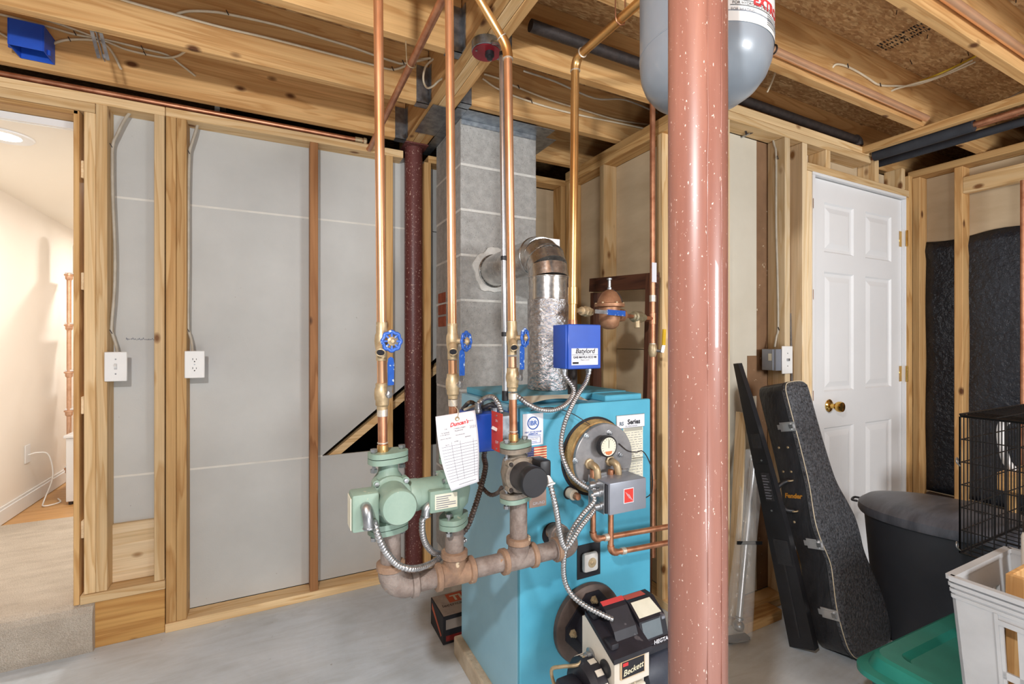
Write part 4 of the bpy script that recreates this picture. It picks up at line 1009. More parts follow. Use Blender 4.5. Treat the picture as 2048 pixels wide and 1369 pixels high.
tubeo('pipe', [k2 + V(0, 0, 0.058), k2 + V(0.03, 0.03, 0.2), k2 + V(0.03, 0.04, 1.6)], 0.009, coppero, vp, 1, 12)
# grey control box
aq = thing('aquastat', 'grey metal control box with red logo on the boiler front', 'control box', PY(1250, 1035, 1.14))
AX0, AX1, AZ0, AZ1, AY0, AY1 = XY(1214, 1.10), XY(1293, 1.10), PY(1214, 1034, 1.10).z, PY(1214, 969, 1.10).z, 1.10, 1.185
box('cover', (AX0 + 0.010, AY0, AZ0), (AX1, AY1 - 0.004, AZ1), aqua, aq, 0.004, 40)
box('back_plate', (AX0 - 0.006, AY1 - 0.0038, AZ0 - 0.006), (AX1, AY1, AZ1 + 0.008), steel, aq, 0.001)
box('side_plate', (AX0 - 0.002, AY0 + 0.012, AZ0 + 0.002), (AX0 + 0.001, AY1 - 0.004, AZ1 - 0.001), steel, aq, 0.0005)
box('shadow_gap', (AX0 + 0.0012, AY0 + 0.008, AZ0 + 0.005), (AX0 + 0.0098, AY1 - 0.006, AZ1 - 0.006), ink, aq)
MB().cyl((AX0 + 0.06, AY1, AZ1 - 0.03), (AX0 + 0.06, CF + 0.0, AZ1 - 0.03), 0.012, seg=14).build('well_fitting', brass, aq, 40)
lx0 = AX0 + 0.062; lz0 = AZ0 + 0.028
lg = box('logo_plate', (lx0, AY0 - 0.0008, lz0), (lx0 + 0.038, AY0 - 0.0001, lz0 + 0.044), paper, aq)
box('logo_red', (lx0 + 0.002, AY0 - 0.0014, lz0 + 0.002), (lx0 + 0.036, AY0 - 0.0009, lz0 + 0.042), mat('logo_red', (206, 56, 46), None, 0.5), lg)
sl = MB()
for k in range(3): sl.beam((lx0 + 0.006 + k * 0.006, AY0 - 0.0018, lz0 + 0.034 - k * 0.004), (lx0 + 0.020 + k * 0.006, AY0 - 0.0018, lz0 + 0.014 - k * 0.004), 0.0022, 0.0006)
sl.build('logo_slashes', paper, lg)
for yy, zz in ((AY0 + 0.05, AZ1 - 0.014), (AY0 + 0.035, AZ1 - 0.035), (AY0 + 0.03, AZ0 + 0.022)):
    MB().lathe([(0.013, 0), (0.013, 0.006), (0.0105, 0.007), (0.0105, 0.024), (0.012, 0.025), (0.012, 0.028)], (AX0 - 0.002, yy, zz), (-1, 0, 0), 12).build('conduit_connector', steel, aq, 40)
# relief knob
p = PY(1138, 986, BY0)
kb = MB().lathe([(0.021, 0), (0.021, 0.0012), (0, 0.0014)], p, (0, -1, 0), 28).build('knob_hole', ink, bo)
MB().lathe([(0.0165, 0), (0.0165, 0.028), (0.014, 0.030), (0.011, 0.030), (0.011, 0.044), (0.009, 0.046), (0, 0.046)], p + V(0.001, 0, 0), (0, -1, 0), 24).build('plug_sleeve', mat('cream_sleeve', (206, 196, 178), (180, 168, 150), 0.5), bo, 40)
MB().lathe([(0.0115, 0.0), (0.0115, 0.012), (0.009, 0.016), (0, 0.017)], p + V(0.001, -0.036, 0), (0, -1, 0), 20).build('copper_cap', coppero, bo, 40)
# manifold hole, inspection plate
p = PY(1104, 1068, BY0)
MB().lathe([(0.036, 0), (0.036, 0.0012), (0, 0.0014)], p, (0, -1, 0), 32).build('pipe_hole', ink, bo)
s_, a, b = fbox('inspection_opening', 1154, 1093, 1200, 1148, ink, bo, 0.0015)
cx, cz = (a.x + b.x) / 2 - 0.002, (a.z + b.z) / 2 + 0.001
MB().box((cx - 0.030, FY - 0.022, cz - 0.031), (cx + 0.027, FY - 0.002, cz + 0.030), 0.009).build('inspection_door', mat('cast_white', (212, 210, 206), (190, 187, 182), 0.6, 0.1, scale=16), s_, 40)
MB().lathe([(0.016, 0), (0.012, -0.006), (0.006, -0.008), (0.006, 0.002), (0.0, 0.003)], (cx, FY - 0.0225, cz), (0, -1, 0), 16).build('door_bolt', brass, s_, 40)
# blue relay box + red emergency switch on the left flank
rb = thing('relay_box', 'blue relay box mounted on the left flank of the boiler', 'electrical box', (0.6, 1.37, 0.91))
box('case', (0.535, 1.30, 0.908), (0.657, 1.44, 1.022), bluebox, rb, 0.003, 40)
box('side_tag', (0.5342, 1.33, 0.995), (0.5348, 1.36, 1.01), oldpaper, rb)
for k, (dx, dy) in enumerate(((0.02, 0.03), (0.055, 0.09), (0.08, 0.04))):
    MB().lathe([(0.013, 0), (0.013, 0.012), (0.010, 0.013), (0.010, 0.028), (0.011, 0.03)], (0.535 + dx, 1.30 + dy, 1.0222), Z3, 10).build('conduit_connector', steel, rb, 40)
tubeo('wire_bundle', [(0.54, 1.42, 1.024), (0.55, 1.38, 1.05), (0.575, 1.35, 1.035), (0.6, 1.33, 1.045), (0.63, 1.345, 1.026)], 0.007, blackp, rb, 5, 8)
tubeo('wire_bundle', [(0.538, 1.40, 1.024), (0.56, 1.36, 1.04), (0.60, 1.37, 1.03), (0.64, 1.38, 1.024)], 0.005, gcable, rb, 5, 8)
es = thing('emergency_switch', 'red emergency switch plate on a steel box beside the blue relay box', 'switch', (0.585, 1.24, 0.93))
box('steel_box', (0.5765, 1.205, 0.93), (0.622, 1.268, 1.03), galv, es, 0.002)
box('red_plate', (0.574, 1.198, 0.922), (0.5763, 1.272, 1.036), redp, es, 0.0008)
MB().beam((0.574, 1.235, 0.985), (0.560, 1.235, 0.993), 0.007, 0.009).build('toggle', wplas, es)
for z in (0.93, 1.026): MB().lathe([(0.003, 0), (0.003, 0.0012), (0, 0.0015)], (0.574, 1.235, z), (-1, 0, 0), 8).build('screw', steel, es)
text('lettering', 'OFF', 0.012, (0.5735, 1.244, 0.945), (0, -1, 0), Z3, paper, es); text('lettering', 'ON', 0.010, (0.5735, 1.243, 1.008), (0, -1, 0), Z3, paper, es)

# ------------------------------------------------------------------ iron manifold
mf = thing('pipe_manifold', 'rusty iron header pipe with tees feeding the three circulators', 'pipe', (0.45, PIY, 0.62))
MZ, MR = 0.652, 0.0238
xs3 = [XY(778, PIY) + 0.004, XY(909, PIY), XY(1037, PIY)]
xe = XY(1104, BY0)
def band(p, ax, r, h, m): MB().lathe([(r * 0.9, -h / 2), (r, -h / 2 + 0.002), (r, h / 2 - 0.002), (r * 0.9, h / 2)], p, ax, 24).build('fitting_band', m, mf, 40)
tubeo('pipe', [(xs3[0] + 0.05, PIY, MZ), (xs3[1] - 0.045, PIY, MZ)], MR, iron, mf, 1, 24)
tubeo('pipe', [(xs3[1] + 0.045, PIY, MZ), (xs3[2] - 0.045, PIY, MZ)], MR, iron, mf, 1, 24)
tubeo('pipe', [(xs3[2] + 0.045, PIY, MZ), (xe - 0.03, PIY, MZ)], MR, iron, mf, 1, 24)
pts = []
for i in range(11):
    a = math.pi / 2 * i / 10; pts.append(V(xs3[0] + 0.042 - 0.042 * math.cos(a), PIY, MZ + 0.042 - 0.042 * math.sin(a)))
MB().tube([V(xs3[0], PIY, MZ + 0.06)] + pts + [V(xs3[0] + 0.06, PIY, MZ)], 0.0295, 24).build('elbow', iron, mf, 60)
band((xs3[0], PIY, MZ + 0.055), Z3, 0.0335, 0.018, ironr); band((xs3[0] + 0.056, PIY, MZ), X3, 0.0335, 0.018, iron)
for i, x in ((1, xs3[1]), (2, xs3[2])):
    m_ = ironr if i == 1 else iron
    MB().cyl((x - 0.046, PIY, MZ), (x + 0.046, PIY, MZ), 0.0285, seg=24).build('tee', m_, mf, 40)
    MB().cyl((x, PIY, MZ), (x, PIY, MZ + 0.05), 0.0285, seg=24).build('tee', m_, mf, 40)
    for s in (-1, 1): band((x + s * 0.044, PIY, MZ), X3, 0.0335, 0.016, ironr)
    band((x, PIY, MZ + 0.05), Z3, 0.0335, 0.018, ironr)
pts = []
for i in range(11):
    a = math.pi / 2 * i / 10; pts.append(V(xe - 0.045 + 0.045 * math.sin(a), PIY + 0.045 - 0.045 * math.cos(a), MZ))
MB().tube([V(xe - 0.07, PIY, MZ)] + pts + [V(xe, BY0 - 0.03, MZ)], 0.0295, 24).build('elbow', iron, mf, 60)
band((xe - 0.058, PIY, MZ), X3, 0.0335, 0.018, ironr); band((xe, BY0 - 0.04, MZ), Y3, 0.0335, 0.018, iron)
MB().cyl((xe, BY0 - 0.04, MZ), (xe, BY0 + 0.02, MZ), MR, seg=24).build('pipe', iron, mf, 40)
ztop = [PY(778, 1062, PIY).z, PY(910, 1050, PIY).z, PY(1037, 1000, PIY).z]
for x, z in zip(xs3, ztop): tubeo('riser_nipple', [(x, PIY, MZ + 0.05), (x, PIY, z - 0.0005)], MR, iron, mf, 1, 24)

# ------------------------------------------------------------------ circulators
def flange(x, y, z, hgt, m, par, rot=0.0, L=0.047):
    pr = []
    for k in range(32):
        a = 2 * math.pi * k / 32; c, s = math.cos(a), math.sin(a)
        px_, py_ = L * (abs(c) ** 0.85) * (1 if c >= 0 else -1), 0.033 * (abs(s) ** 0.7) * (1 if s >= 0 else -1)
        pr.append((px_, py_))
    ex = V(math.cos(rot), math.sin(rot), 0); ey = V(-math.sin(rot), math.cos(rot), 0)
    return MB().prism(pr, (x, y, z), ex, ey, Z3, hgt).build('flange', m, par, 40)
def circulator(name, label, x, zt, zb, axis, ym, m, mm, capm, fm, blen, rot):
    t = thing(name, label, 'circulator pump', (x, PIY, zb)); ax = Vector(axis)
    zc_ = (zt + zb) / 2 - 0.004
    flange(x, PIY, zt - 0.0125, 0.012, fm, t, rot); flange(x, PIY, zt - 0.027, 0.0125, m, t, rot)
    flange(x, PIY, zb, 0.012, m if m is greenp else fm, t, rot); flange(x, PIY, zb + 0.0135, 0.0125, m, t, rot)
    ex = V(math.cos(rot), math.sin(rot), 0)
    for s in (-1, 1):
        for z in (zt - 0.02, zb + 0.012):
            q = V(x, PIY, z) + ex * 0.036 * s
            bt = MB(); bt.lathe([(0.0085, -0.026), (0.0085, -0.018), (0.0045, -0.0178), (0.0045, 0.022), (0.0085, 0.0222), (0.0085, 0.029)], q, Z3, 6); bt.build('flange_bolt', steel, t)
    vo = MB(); vo.lathe([(0.022, zt - 0.027 - zc_), (0.024, 0.05), (0.036, 0.034), (0.042, 0.0), (0.036, -0.034), (0.024, -0.05), (0.022, zb + 0.026 - zc_)], (x, PIY, zc_), Z3, 24)
    vo.build('volute', m, t, 50)
    o = V(x, PIY, zc_)
    MB().lathe([(0.030, 0.0), (0.047, 0.02), (0.047, 0.034), (0.040, 0.038)], o, ax, 28).build('motor_flange', m, t, 40)
    xx, yy, zz = frame(ax)
    for k in range(4):
        a = math.pi / 4 + math.pi / 2 * k
        c = o + (xx * math.cos(a) + yy * math.sin(a)) * 0.0475 + ax * 0.026
        MB().cyl(c - ax * 0.01, c + ax * 0.010, 0.0085, seg=12).build('bolt_lug', m, t, 40)
        MB().lathe([(0.0055, 0), (0.0055, 0.005), (0, 0.0055)], c + ax * 0.010, ax, 6).build('bolt', steel if m is greenp else ironb, t)
    MB().lathe([(0.038, 0.03), (0.0375, blen - 0.006)], o, ax, 36).build('motor', mm, t, 40)
    MB().lathe([(0.0385, blen - 0.0058), (0.039, blen + 0.001), (0.039, blen + 0.014), (0.036, blen + 0.019), (0.0, blen + 0.0195)], o, ax, 40).build('motor_cap', capm, t, 40)
    return t, o, ax
z1a, z1b = PY(765, 903, PIY).z, ztop[0]
t, o, ax = circulator('circulator_pump', 'pale green circulator with its motor facing the camera, leftmost of three', xs3[0] - 0.006, z1a, z1b, (0, -1, 0), 0, greenp, greenp, greenp, greenp, 0.10, 0.25)
box('terminal_box', (o.x - 0.094, o.y - 0.085, o.z - 0.052), (o.x - 0.036, o.y - 0.03, o.z + 0.03), greenp, t, 0.006, 40)
box('box_lid', (o.x - 0.0965, o.y - 0.08, o.z - 0.046), (o.x - 0.0945, o.y - 0.035, o.z + 0.022), oldpaper, t, 0.0005)
c1s = V(o.x - 0.066, o.y - 0.086, o.z - 0.004)
cn = MB(); cn.tube([c1s + V(0, 0.004, 0.006), c1s + V(0, -0.010, 0.004), c1s + V(0.002, -0.016, -0.014), c1s + V(0.004, -0.014, -0.034)], 0.0115, 12, 4); cn.build('conduit_connector', steel, t, 50)
MB().torus(c1s + V(0.004, -0.014, -0.034), Z3, 0.011, 0.0025, 18, 6).build('connector_clamp', steel, t, 60)
conA = c1s + V(0.004, -0.014, -0.034)
z2a, z2b = PY(906, 900, PIY).z, ztop[1]
t, o2, ax = circulator('circulator_pump', 'green circulator with its motor pointing left behind the paper tag', xs3[1] - 0.002, z2a, z2b, (-1, 0, 0), 0, greenp, greenp, greenp, greenp, 0.10, 0.9)
tb_ = box('terminal_box', (o2.x - 0.078, o2.y - 0.052, o2.z - 0.035), (o2.x - 0.006, o2.y - 0.03, o2.z + 0.018), greenp, t, 0.004, 40)
box('label_plate', (o2.x - 0.066, o2.y - 0.0528, o2.z - 0.027), (o2.x - 0.010, o2.y - 0.0522, o2.z + 0.009), oldpaper, tb_)
lm = MB()
for k in range(6): lm.box((o2.x - 0.063, o2.y - 0.0534, o2.z - 0.024 + k * 0.0052), (o2.x - 0.063 + rnd.uniform(0.03, 0.05), o2.y - 0.053, o2.z - 0.0222 + k * 0.0052))
lm.build('print_lines', greyink, tb_)
conB = V(o2.x - 0.085, o2.y - 0.04, o2.z - 0.042)
MB().tube([conB + V(0.012, 0.004, 0.024), conB + V(0.002, 0, 0.016), conB], 0.0105, 12, 3).build('conduit_connector', steel, t, 50)
MB().torus(conB, Z3, 0.0105, 0.0022, 18, 6).build('connector_clamp', steel, t, 60)
z3a, z3b = PY(1027, 884, PIY).z, ztop[2]
dustm = mat('dusty_cast', (150, 138, 122), (92, 84, 78), 0.7, 0.1, scale=22)
t, o3, ax = circulator('circulator_pump', 'black circulator with green top flange in front of the boiler', xs3[2] - 0.008, z3a, z3b, (0, -1, 0), 0, dustm, blackp, blackpl, greenp, 0.088, 0.35)
box('terminal_box', (o3.x + 0.030, o3.y - 0.080, o3.z - 0.012), (o3.x + 0.064, o3.y - 0.022, o3.z + 0.044), blackpl, t, 0.006, 40)
conC = V(o3.x + 0.052, o3.y - 0.084, o3.z - 0.006)
MB().cyl(conC + V(0, 0.012, 0.004), conC + V(0.002, -0.006, -0.01), 0.011, seg=12).build('conduit_connector', wplas, t, 40)
MB().torus(conC + V(0.002, -0.006, -0.01), (0.1, -0.4, -1), 0.0115, 0.0025, 18, 6).build('connector_clamp', wplas, t, 60)

# ------------------------------------------------------------------ flexible conduits
def conduit(label, pts, m=flex, r=0.0078):
    o = flexo('flexible_conduit', pts, r, m); tag(o, label, 'conduit'); return o
Q = PY
conduit('silver flexible conduit looping down from the leftmost green circulator', [conA, Q(748, 1045, 1.04), Q(757, 1075, 1.04), Q(772, 1105, 1.05), Q(795, 1130, 1.07), Q(822, 1138, 1.075), Q(850, 1133, 1.11), Q(878, 1119, 1.16), Q(905, 1100, 1.19), Q(930, 1080, 1.21)])
conduit('silver flexible conduit looping down from the green circulator behind the tag', [conB, Q(845, 1040, 1.09), Q(845, 1065, 1.10), Q(851, 1087, 1.12), Q(865, 1104, 1.15), Q(885, 1108, 1.18), Q(905, 1098, 1.19), Q(925, 1082, 1.2)])
conduit('dark rubber-coated conduit hanging from the blue relay box', [V(0.585, 1.34, 0.908), V(0.575, 1.33, 0.885), Q(971, 935, 1.29), Q(962, 975, 1.26), Q(948, 1020, 1.23), Q(934, 1055, 1.205), Q(918, 1068, 1.20), Q(897, 1058, 1.20), Q(886, 1035, 1.19)], flexd, 0.0085)
conduit('short dark conduit beside the relay box conduit', [V(0.553, 1.335, 0.908), Q(955, 930, 1.30), Q(955, 955, 1.29), Q(962, 972, 1.27), Q(980, 990, 1.23), Q(996, 986, 1.20), Q(1004, 975, 1.17)], flexd, 0.0062)
vA = Q(1128, 1096, 1.085)
conduit('silver flexible conduit from the black circulator to the grey control box', [conC + V(0.002, -0.006, -0.01), Q(1108, 1000, 1.03), Q(1114, 1030, 1.035), Q(1119, 1062, 1.05), Q(1125, 1088, 1.06), Q(1133, 1096, 1.065), Q(1144, 1082, 1.07), Q(1163, 1052, 1.085), Q(1186, 1023, 1.11), V(AX0 - 0.03, AY0 + 0.03, AZ0 + 0.022)])
conduit('silver flexible conduit curving down from the grey control box to the burner', [V(AX0 - 0.03, AY0 + 0.035, AZ1 - 0.035), Q(1188, 1003, 1.12), Q(1165, 1030, 1.11), Q(1144, 1062, 1.10), Q(1132, 1095, 1.10), Q(1127, 1130, 1.11), Q(1130, 1165, 1.12), Q(1145, 1192, 1.11), Q(1170, 1212, 1.08), Q(1200, 1228, 1.05), Q(1226, 1240, 1.03)])
# blue zone control box on the supply pipe
cbx = thing('control_box', 'square blue control box with white label strapped to the supply pipe', 'control box', (0.89, 1.28, 1.15))
KY0, KY1 = 1.25, 1.333
kx0, kx1 = XY(1133, KY0), XY(1201.5, KY0); kz0, kz1 = PY(1133, 739, KY0).z, PY(1133, 649, KY0).z
box('case', (kx0, KY0 + 0.006, kz0), (kx1, KY1, kz1), bluebox, cbx, 0.004, 40)
box('lid', (kx0 + 0.006, KY0, kz0 - 0.001), (kx1 + 0.001, KY0 + 0.0058, kz1 + 0.001), bluebox, cbx, 0.003, 40)
lw = kx1 - kx0; ly = KY0 - 0.0006
lbl = box('label', (kx0 + lw * 0.14, KY0 - 0.0006, kz0 + 0.012), (kx1 - 0.012, KY0 - 0.0001, kz0 + 0.066), paper, cbx)
lcx = (kx0 + lw * 0.14 + kx1 - 0.012) / 2
text('lettering', 'Batylord', 0.022, (lcx, ly - 0.0006, kz0 + 0.05), X3, Z3, ink, lbl, 0.25, 'CENTER', bold=0.0003)
box('line', (kx0 + lw * 0.15, ly - 0.0006, kz0 + 0.0445), (kx1 - 0.013, ly - 0.0002, kz0 + 0.0455), ink, lbl)
text('lettering', 'GAB MAVILA ECO MI', 0.0098, (lcx, ly - 0.0006, kz0 + 0.034), X3, Z3, ink, lbl, align='CENTER', bold=0.0003)
text('lettering', 'Made in U.S.A', 0.006, (lcx, ly - 0.0006, kz0 + 0.0265), X3, Z3, ink, lbl, align='CENTER')
box('badge', (kx0 + lw * 0.17, ly - 0.0006, kz0 + 0.016), (kx0 + lw * 0.34, ly - 0.0002, kz0 + 0.022), ink, lbl)
for x in (kx0 + 0.016, kx1 - 0.020):
    MB().lathe([(0.012, 0), (0.012, -0.01), (0.010, -0.011), (0.010, -0.02)], (x, KY0 + 0.04, kz0 - 0.0005), Z3, 10).build('conduit_connector', steel, cbx, 40)
box('strap', (kx0 + 0.03, KY1 + 0.0003, kz1 - 0.05), (kx1 - 0.0, KY1 + 0.0018, kz1 - 0.035), steel, cbx)
e1 = V(kx0 + 0.016, KY0 + 0.04, kz0 - 0.02); e2 = V(kx1 - 0.020, KY0 + 0.04, kz0 - 0.02)
conduit('silver flexible conduit drooping left from the square blue control box', [e1, Q(1147, 778, 1.26), Q(1142, 797, 1.24), Q(1128, 812, 1.22), Q(1105, 821, 1.21), Q(1078, 819, 1.205), Q(1055, 808, 1.205), Q(1036, 794, 1.21), Q(1022, 788, 1.225)])
conduit('long silver flexible conduit from the blue control box down to the grey control box', [e2, Q(1172, 765, 1.27), Q(1156, 790, 1.24), Q(1140, 820, 1.215), Q(1127, 855, 1.195), Q(1122, 890, 1.185), Q(1127, 920, 1.175), Q(1142, 950, 1.165), Q(1165, 971, 1.155), Q(1190, 982, 1.15), V(AX0 - 0.03, AY0 + 0.05, AZ1 - 0.014)])
conduit('grey flexible conduit joining the relay box and the emergency switch', [V(0.595, 1.245, 1.032), V(0.59, 1.26, 1.06), V(0.585, 1.29, 1.075), V(0.575, 1.33, 1.065), V(0.558, 1.335, 1.05)])
wr_ = tag(tubeo('capillary_wire', [Q(1062, 822, 1.2), Q(1100, 815, 1.235), Q(1140, 826, 1.22), Q(1165, 840, 1.21), Q(1180, 850, 1.2)], 0.0015, ironb, None, 5, 6), 'thin dark capillary wire reaching the round cover on the boiler', 'wire')
wr_ = tag(tubeo('thermostat_wire', [Q(1238, 888, 1.198), Q(1255, 902, 1.2), Q(1272, 905, 1.2), Q(1285, 903, 1.2), Q(1297, 920, 1.2), Q(1304, 945, 1.19), Q(1305, 975, 1.16), Q(1300, 990, 1.14), Q(1290, 997, 1.13)], 0.0018, ironb, None, 5, 6), 'thin dark wire curving past the labels to the grey control box', 'wire')

# ------------------------------------------------------------------ service tag
sg = thing('service_tag', 'curled white paper service tag with red heading on the middle riser', 'tag', PY(915, 980, 1.06))
TL, TR, BR, BL = PY(871, 834, 1.075), PY(950, 821, 1.075), PY(958, 964, 1.05), PY(903, 983, 1.05)
def tmap(s, t, off=0.0):
    p = TL.lerp(TR, s).lerp(BL.lerp(BR, s), t)
    bulge = math.sin(math.pi * t) * (1 - s) * -0.012
    return p + V(bulge, -0.012 * math.sin(math.pi * min(1, t * 1.1)) - off, 0)
def grid(f, n, m_, name, mt, par, smooth=80):
    vs = [f(i / n, j / m_) for j in range(m_ + 1) for i in range(n + 1)]
    fs = [(j * (n + 1) + i, j * (n + 1) + i + 1, (j + 1) * (n + 1) + i + 1, (j + 1) * (n + 1) + i) for j in range(m_) for i in range(n)]
    return MB().add(vs, fs).build(name, mt, par, smooth)
pg = grid(lambda s, t: tmap(s, t), 10, 18, 'sheet', paper, sg)
pg.modifiers.new('t', 'SOLIDIFY').thickness = 0.0004
Wt, Ht = (TR - TL).length, (BL - TL).length
def ttext(s, size, s0, t0, m_, shear=0, bold=0, align='LEFT', slope=0.0):
    text('lettering', s, size, (0, 0, 0), X3, Z3, m_, pg, shear, align, fmap=lambda x, y: tmap(s0 + x / Wt, t0 - y / Ht + slope * x / Wt, 0.0012), bold=bold)
ttext("Duncan's", 0.0128, 0.32, 0.165, redink, 0.35, 0.0004, slope=-0.03)
for s, sz, a_, b_, m_ in (('THE', 0.006, 0.18, 0.19, ink), ('OIL BURNER', 0.006, 0.09, 0.235, ink), ('24 HR SERVICE', 0.006, 0.06, 0.26, ink), ('SERVICE RECORD', 0.0055, 0.06, 0.31, ink), ('17 MAIN STREET', 0.0068, 0.4, 0.205, ink), ('TELEPHONE', 0.0065, 0.42, 0.235, ink), ('MAINTENANCE', 0.0055, 0.43, 0.29, ink), ('OFFICE', 0.006, 0.8, 0.135, ink), ('2021', 0.014, 0.8, 0.225, greyink), ('DATE', 0.006, 0.16, 0.395, ink), ('WORK', 0.006, 0.38, 0.37, ink), ('REMARKS', 0.006, 0.66, 0.335, ink)):
    ttext(s, sz * 0.62, a_, b_, m_)
gl = MB()
def strip(s0, t0, s1, t1, w):
    n = 8; vs = []; fs = []
    for i in range(n + 1):
        q = i / n; s_, t_ = s0 + (s1 - s0) * q, t0 + (t1 - t0) * q
        if abs(s1 - s0) > abs(t1 - t0): vs += [tmap(s_, t_ - w, 0.001), tmap(s_, t_ + w, 0.001)]
        else: vs += [tmap(s_ - w, t_, 0.001), tmap(s_ + w, t_, 0.001)]
    for i in range(n): fs.append((2 * i, 2 * i + 1, 2 * i + 3, 2 * i + 2))
    gl.add(vs, fs)
for k in range(13): strip(0.06, 0.41 + k * 0.04, 0.96, 0.41 + k * 0.04, 0.0022)
for s in (0.32, 0.53, 0.86): strip(s, 0.36, s, 0.89, 0.004)
strip(0.3, 0.95, 0.9, 0.95, 0.003)
gl.build('table_lines', greyink, pg)
ec = tmap(0.52, 0.075, 0.001)
MB().torus(ec, Y3, 0.0045, 0.0015, 20, 6).build('eyelet', brass, pg, 60)
tubeo('string', [ec, ec + V(0.003, 0.004, 0.02), PY(909, 812, 1.11), PY(903, 800, 1.117)], 0.0008, cable, sg, 4, 5)

# ------------------------------------------------------------------ flue
fp = thing('flue_pipe', 'shiny metal flue pipe with elbow running from boiler to chimney', 'flue', (0.93, 1.53, 1.062))
FX, FYc, FR = 0.930, 1.535, 0.076
MB().tube([V(FX, FYc, 1.0625), V(FX, FYc, 1.40)], FR + 0.003, 40, step=0.02).build('foil_wrap', foil, fp, 60)
MB().cyl((FX, FYc, 1.40), (FX, FYc, 1.485), FR, seg=40).build('pipe_section', flue, fp, 40)
HZ = 1.582; R_e = HZ - 1.485
el = []
gore = MB(); path = []
for i in range(5):
    a = math.pi / 2 * i / 4; path.append(V(FX + 0.004 * i / 4, FYc + R_e - R_e * math.cos(a), 1.485 + R_e * math.sin(a)))
for i in range(4):
    MB().tube([path[i] - (path[i + 1] - path[i]) * 0.12, path[i + 1] + (path[i + 1] - path[i]) * 0.12], FR + 0.0008 * (i % 2), 40).build('elbow_gore', flue, fp, 40)
for i, (p, d) in enumerate(((V(FX, FYc, 1.485), Z3), (V(FX, FYc, 1.40), Z3), (path[4], Y3), (path[2], V(0, 1, 1)))):
    MB().torus(p, d, FR + 0.0012, 0.0028, 40, 6).build('seam_bead', flue, fp, 60)
MB().cyl((FX + 0.004, path[4].y, HZ), (FX + 0.012, CY0 - 0.013, HZ), FR - 0.002, seg=40).build('pipe_section', flue, fp, 40)
MB().torus((FX + 0.012, CY0 - 0.016, HZ), Y3, FR + 0.001, 0.004, 40, 6).build('seam_bead', flue, fp, 60)
dmp = box('draft_tab', (FX + 0.05, FYc + 0.09, 1.55), (FX + 0.11, FYc + 0.092, 1.66), white, fp, 0.0005)
pp = thing('rolled_insulation', 'loose flap of yellowed insulation lying on the boiler top', 'insulation', (0.8, 1.33, 1.04))
grid(lambda s, t: V(0.70 + 0.22 * s, 1.275 + 0.07 * t + 0.01 * math.sin(5 * s), 1.046 + 0.012 * math.sin(3.1 * s) * (1 - t) + 0.016 * t), 10, 4, 'flap', oldpaper, pp)

# ------------------------------------------------------------------ burner
bn = thing('oil_burner', 'black and white oil burner bolted to the boiler front', 'burner', (0.9, 1.05, 0.1))
fc_ = PY(1172, 1243, BY0)
MB().lathe([(0.124, 0.0005), (0.128, 0.006), (0.126, 0.02), (0.118, 0.026), (0.0, 0.027)], fc_, (0, -1, 0), 48).build('round_flange', rustfl, bn, 40)
MF = BY0 - 0.0275
pr = []
for k in range(6):
    pass
dp = [(-0.02, 0.108), (0.03, 0.108), (0.098, 0.032), (0.098, -0.03), (0.03, -0.10), (-0.025, -0.10), (-0.098, -0.02), (-0.098, 0.02)]
mp_ = MB().prism(dp, (fc_.x, MF, fc_.z), X3, Z3, (0, -1, 0), 0.006).build('mounting_plate', burnbk, bn)
for dx, dz in ((0.005, 0.085), (-0.075, 0.0), (0.005, -0.085), (0.075, 0.0)):
    MB().lathe([(0.013, 0), (0.013, 0.002), (0.009, 0.003), (0.009, 0.01), (0.005, 0.011), (0.005, 0.018), (0, 0.019)], (fc_.x + dx, MF - 0.006, fc_.z + dz), (0, -1, 0), 6).build('bolt', brass, mp_)
MB().lathe([(0.062, 0.0), (0.062, 0.03), (0.055, 0.045), (0.055, 0.11)], (fc_.x, MF - 0.0062, fc_.z), (0, -1, 0), 36).build('air_tube', burnbk, bn, 40)
# housing
HY0, HY1 = 0.985, 1.13
hcx = 0.861
hx0, hx1 = hcx - 0.06, hcx + 0.06
htop, hbot = 0.405, 0.20
hp = [(HY1, hbot), (HY1, htop + 0.035), (HY1 - 0.03, htop + 0.042), (HY0, htop - 0.015), (HY0, htop - 0.085), (HY0 + 0.02, htop - 0.10), (HY0 + 0.02, hbot)]
hs = MB().prism(hp, (hx0, 0, 0), Y3, Z3, X3, hx1 - hx0).build('housing', burnwh, bn)
MB().lathe([(0.022, 0), (0.022, 0.004), (0.017, 0.006), (0.0, 0.006)], (hx0 - 0.0003, HY0 + 0.035, htop - 0.05), (-1, 0, 0), 24).build('vent_ring', blackpl, hs, 40)
MB().lathe([(0.016, 0), (0.018, 0.006), (0.010, 0.008), (0.010, 0.018), (0.006, 0.019), (0.006, 0.026), (0, 0.027)], (hx0 - 0.0003, HY1 - 0.045, htop - 0.05), (-1, 0, 0), 20).build('nozzle_line_fitting', steel, hs, 40)
tubeo('oil_line', [(hx0 - 0.024, HY1 - 0.045, htop - 0.05), (hx0 - 0.05, HY1 - 0.05, htop - 0.062), (hx0 - 0.085, HY1 - 0.02, htop - 0.075), (hx0 - 0.105, HY1 + 0.0, htop - 0.09), (hx0 - 0.10, HY1 - 0.01, htop - 0.13), (hx0 - 0.075, HY1 - 0.02, htop - 0.16)], 0.005, brass, bn, 6, 10)
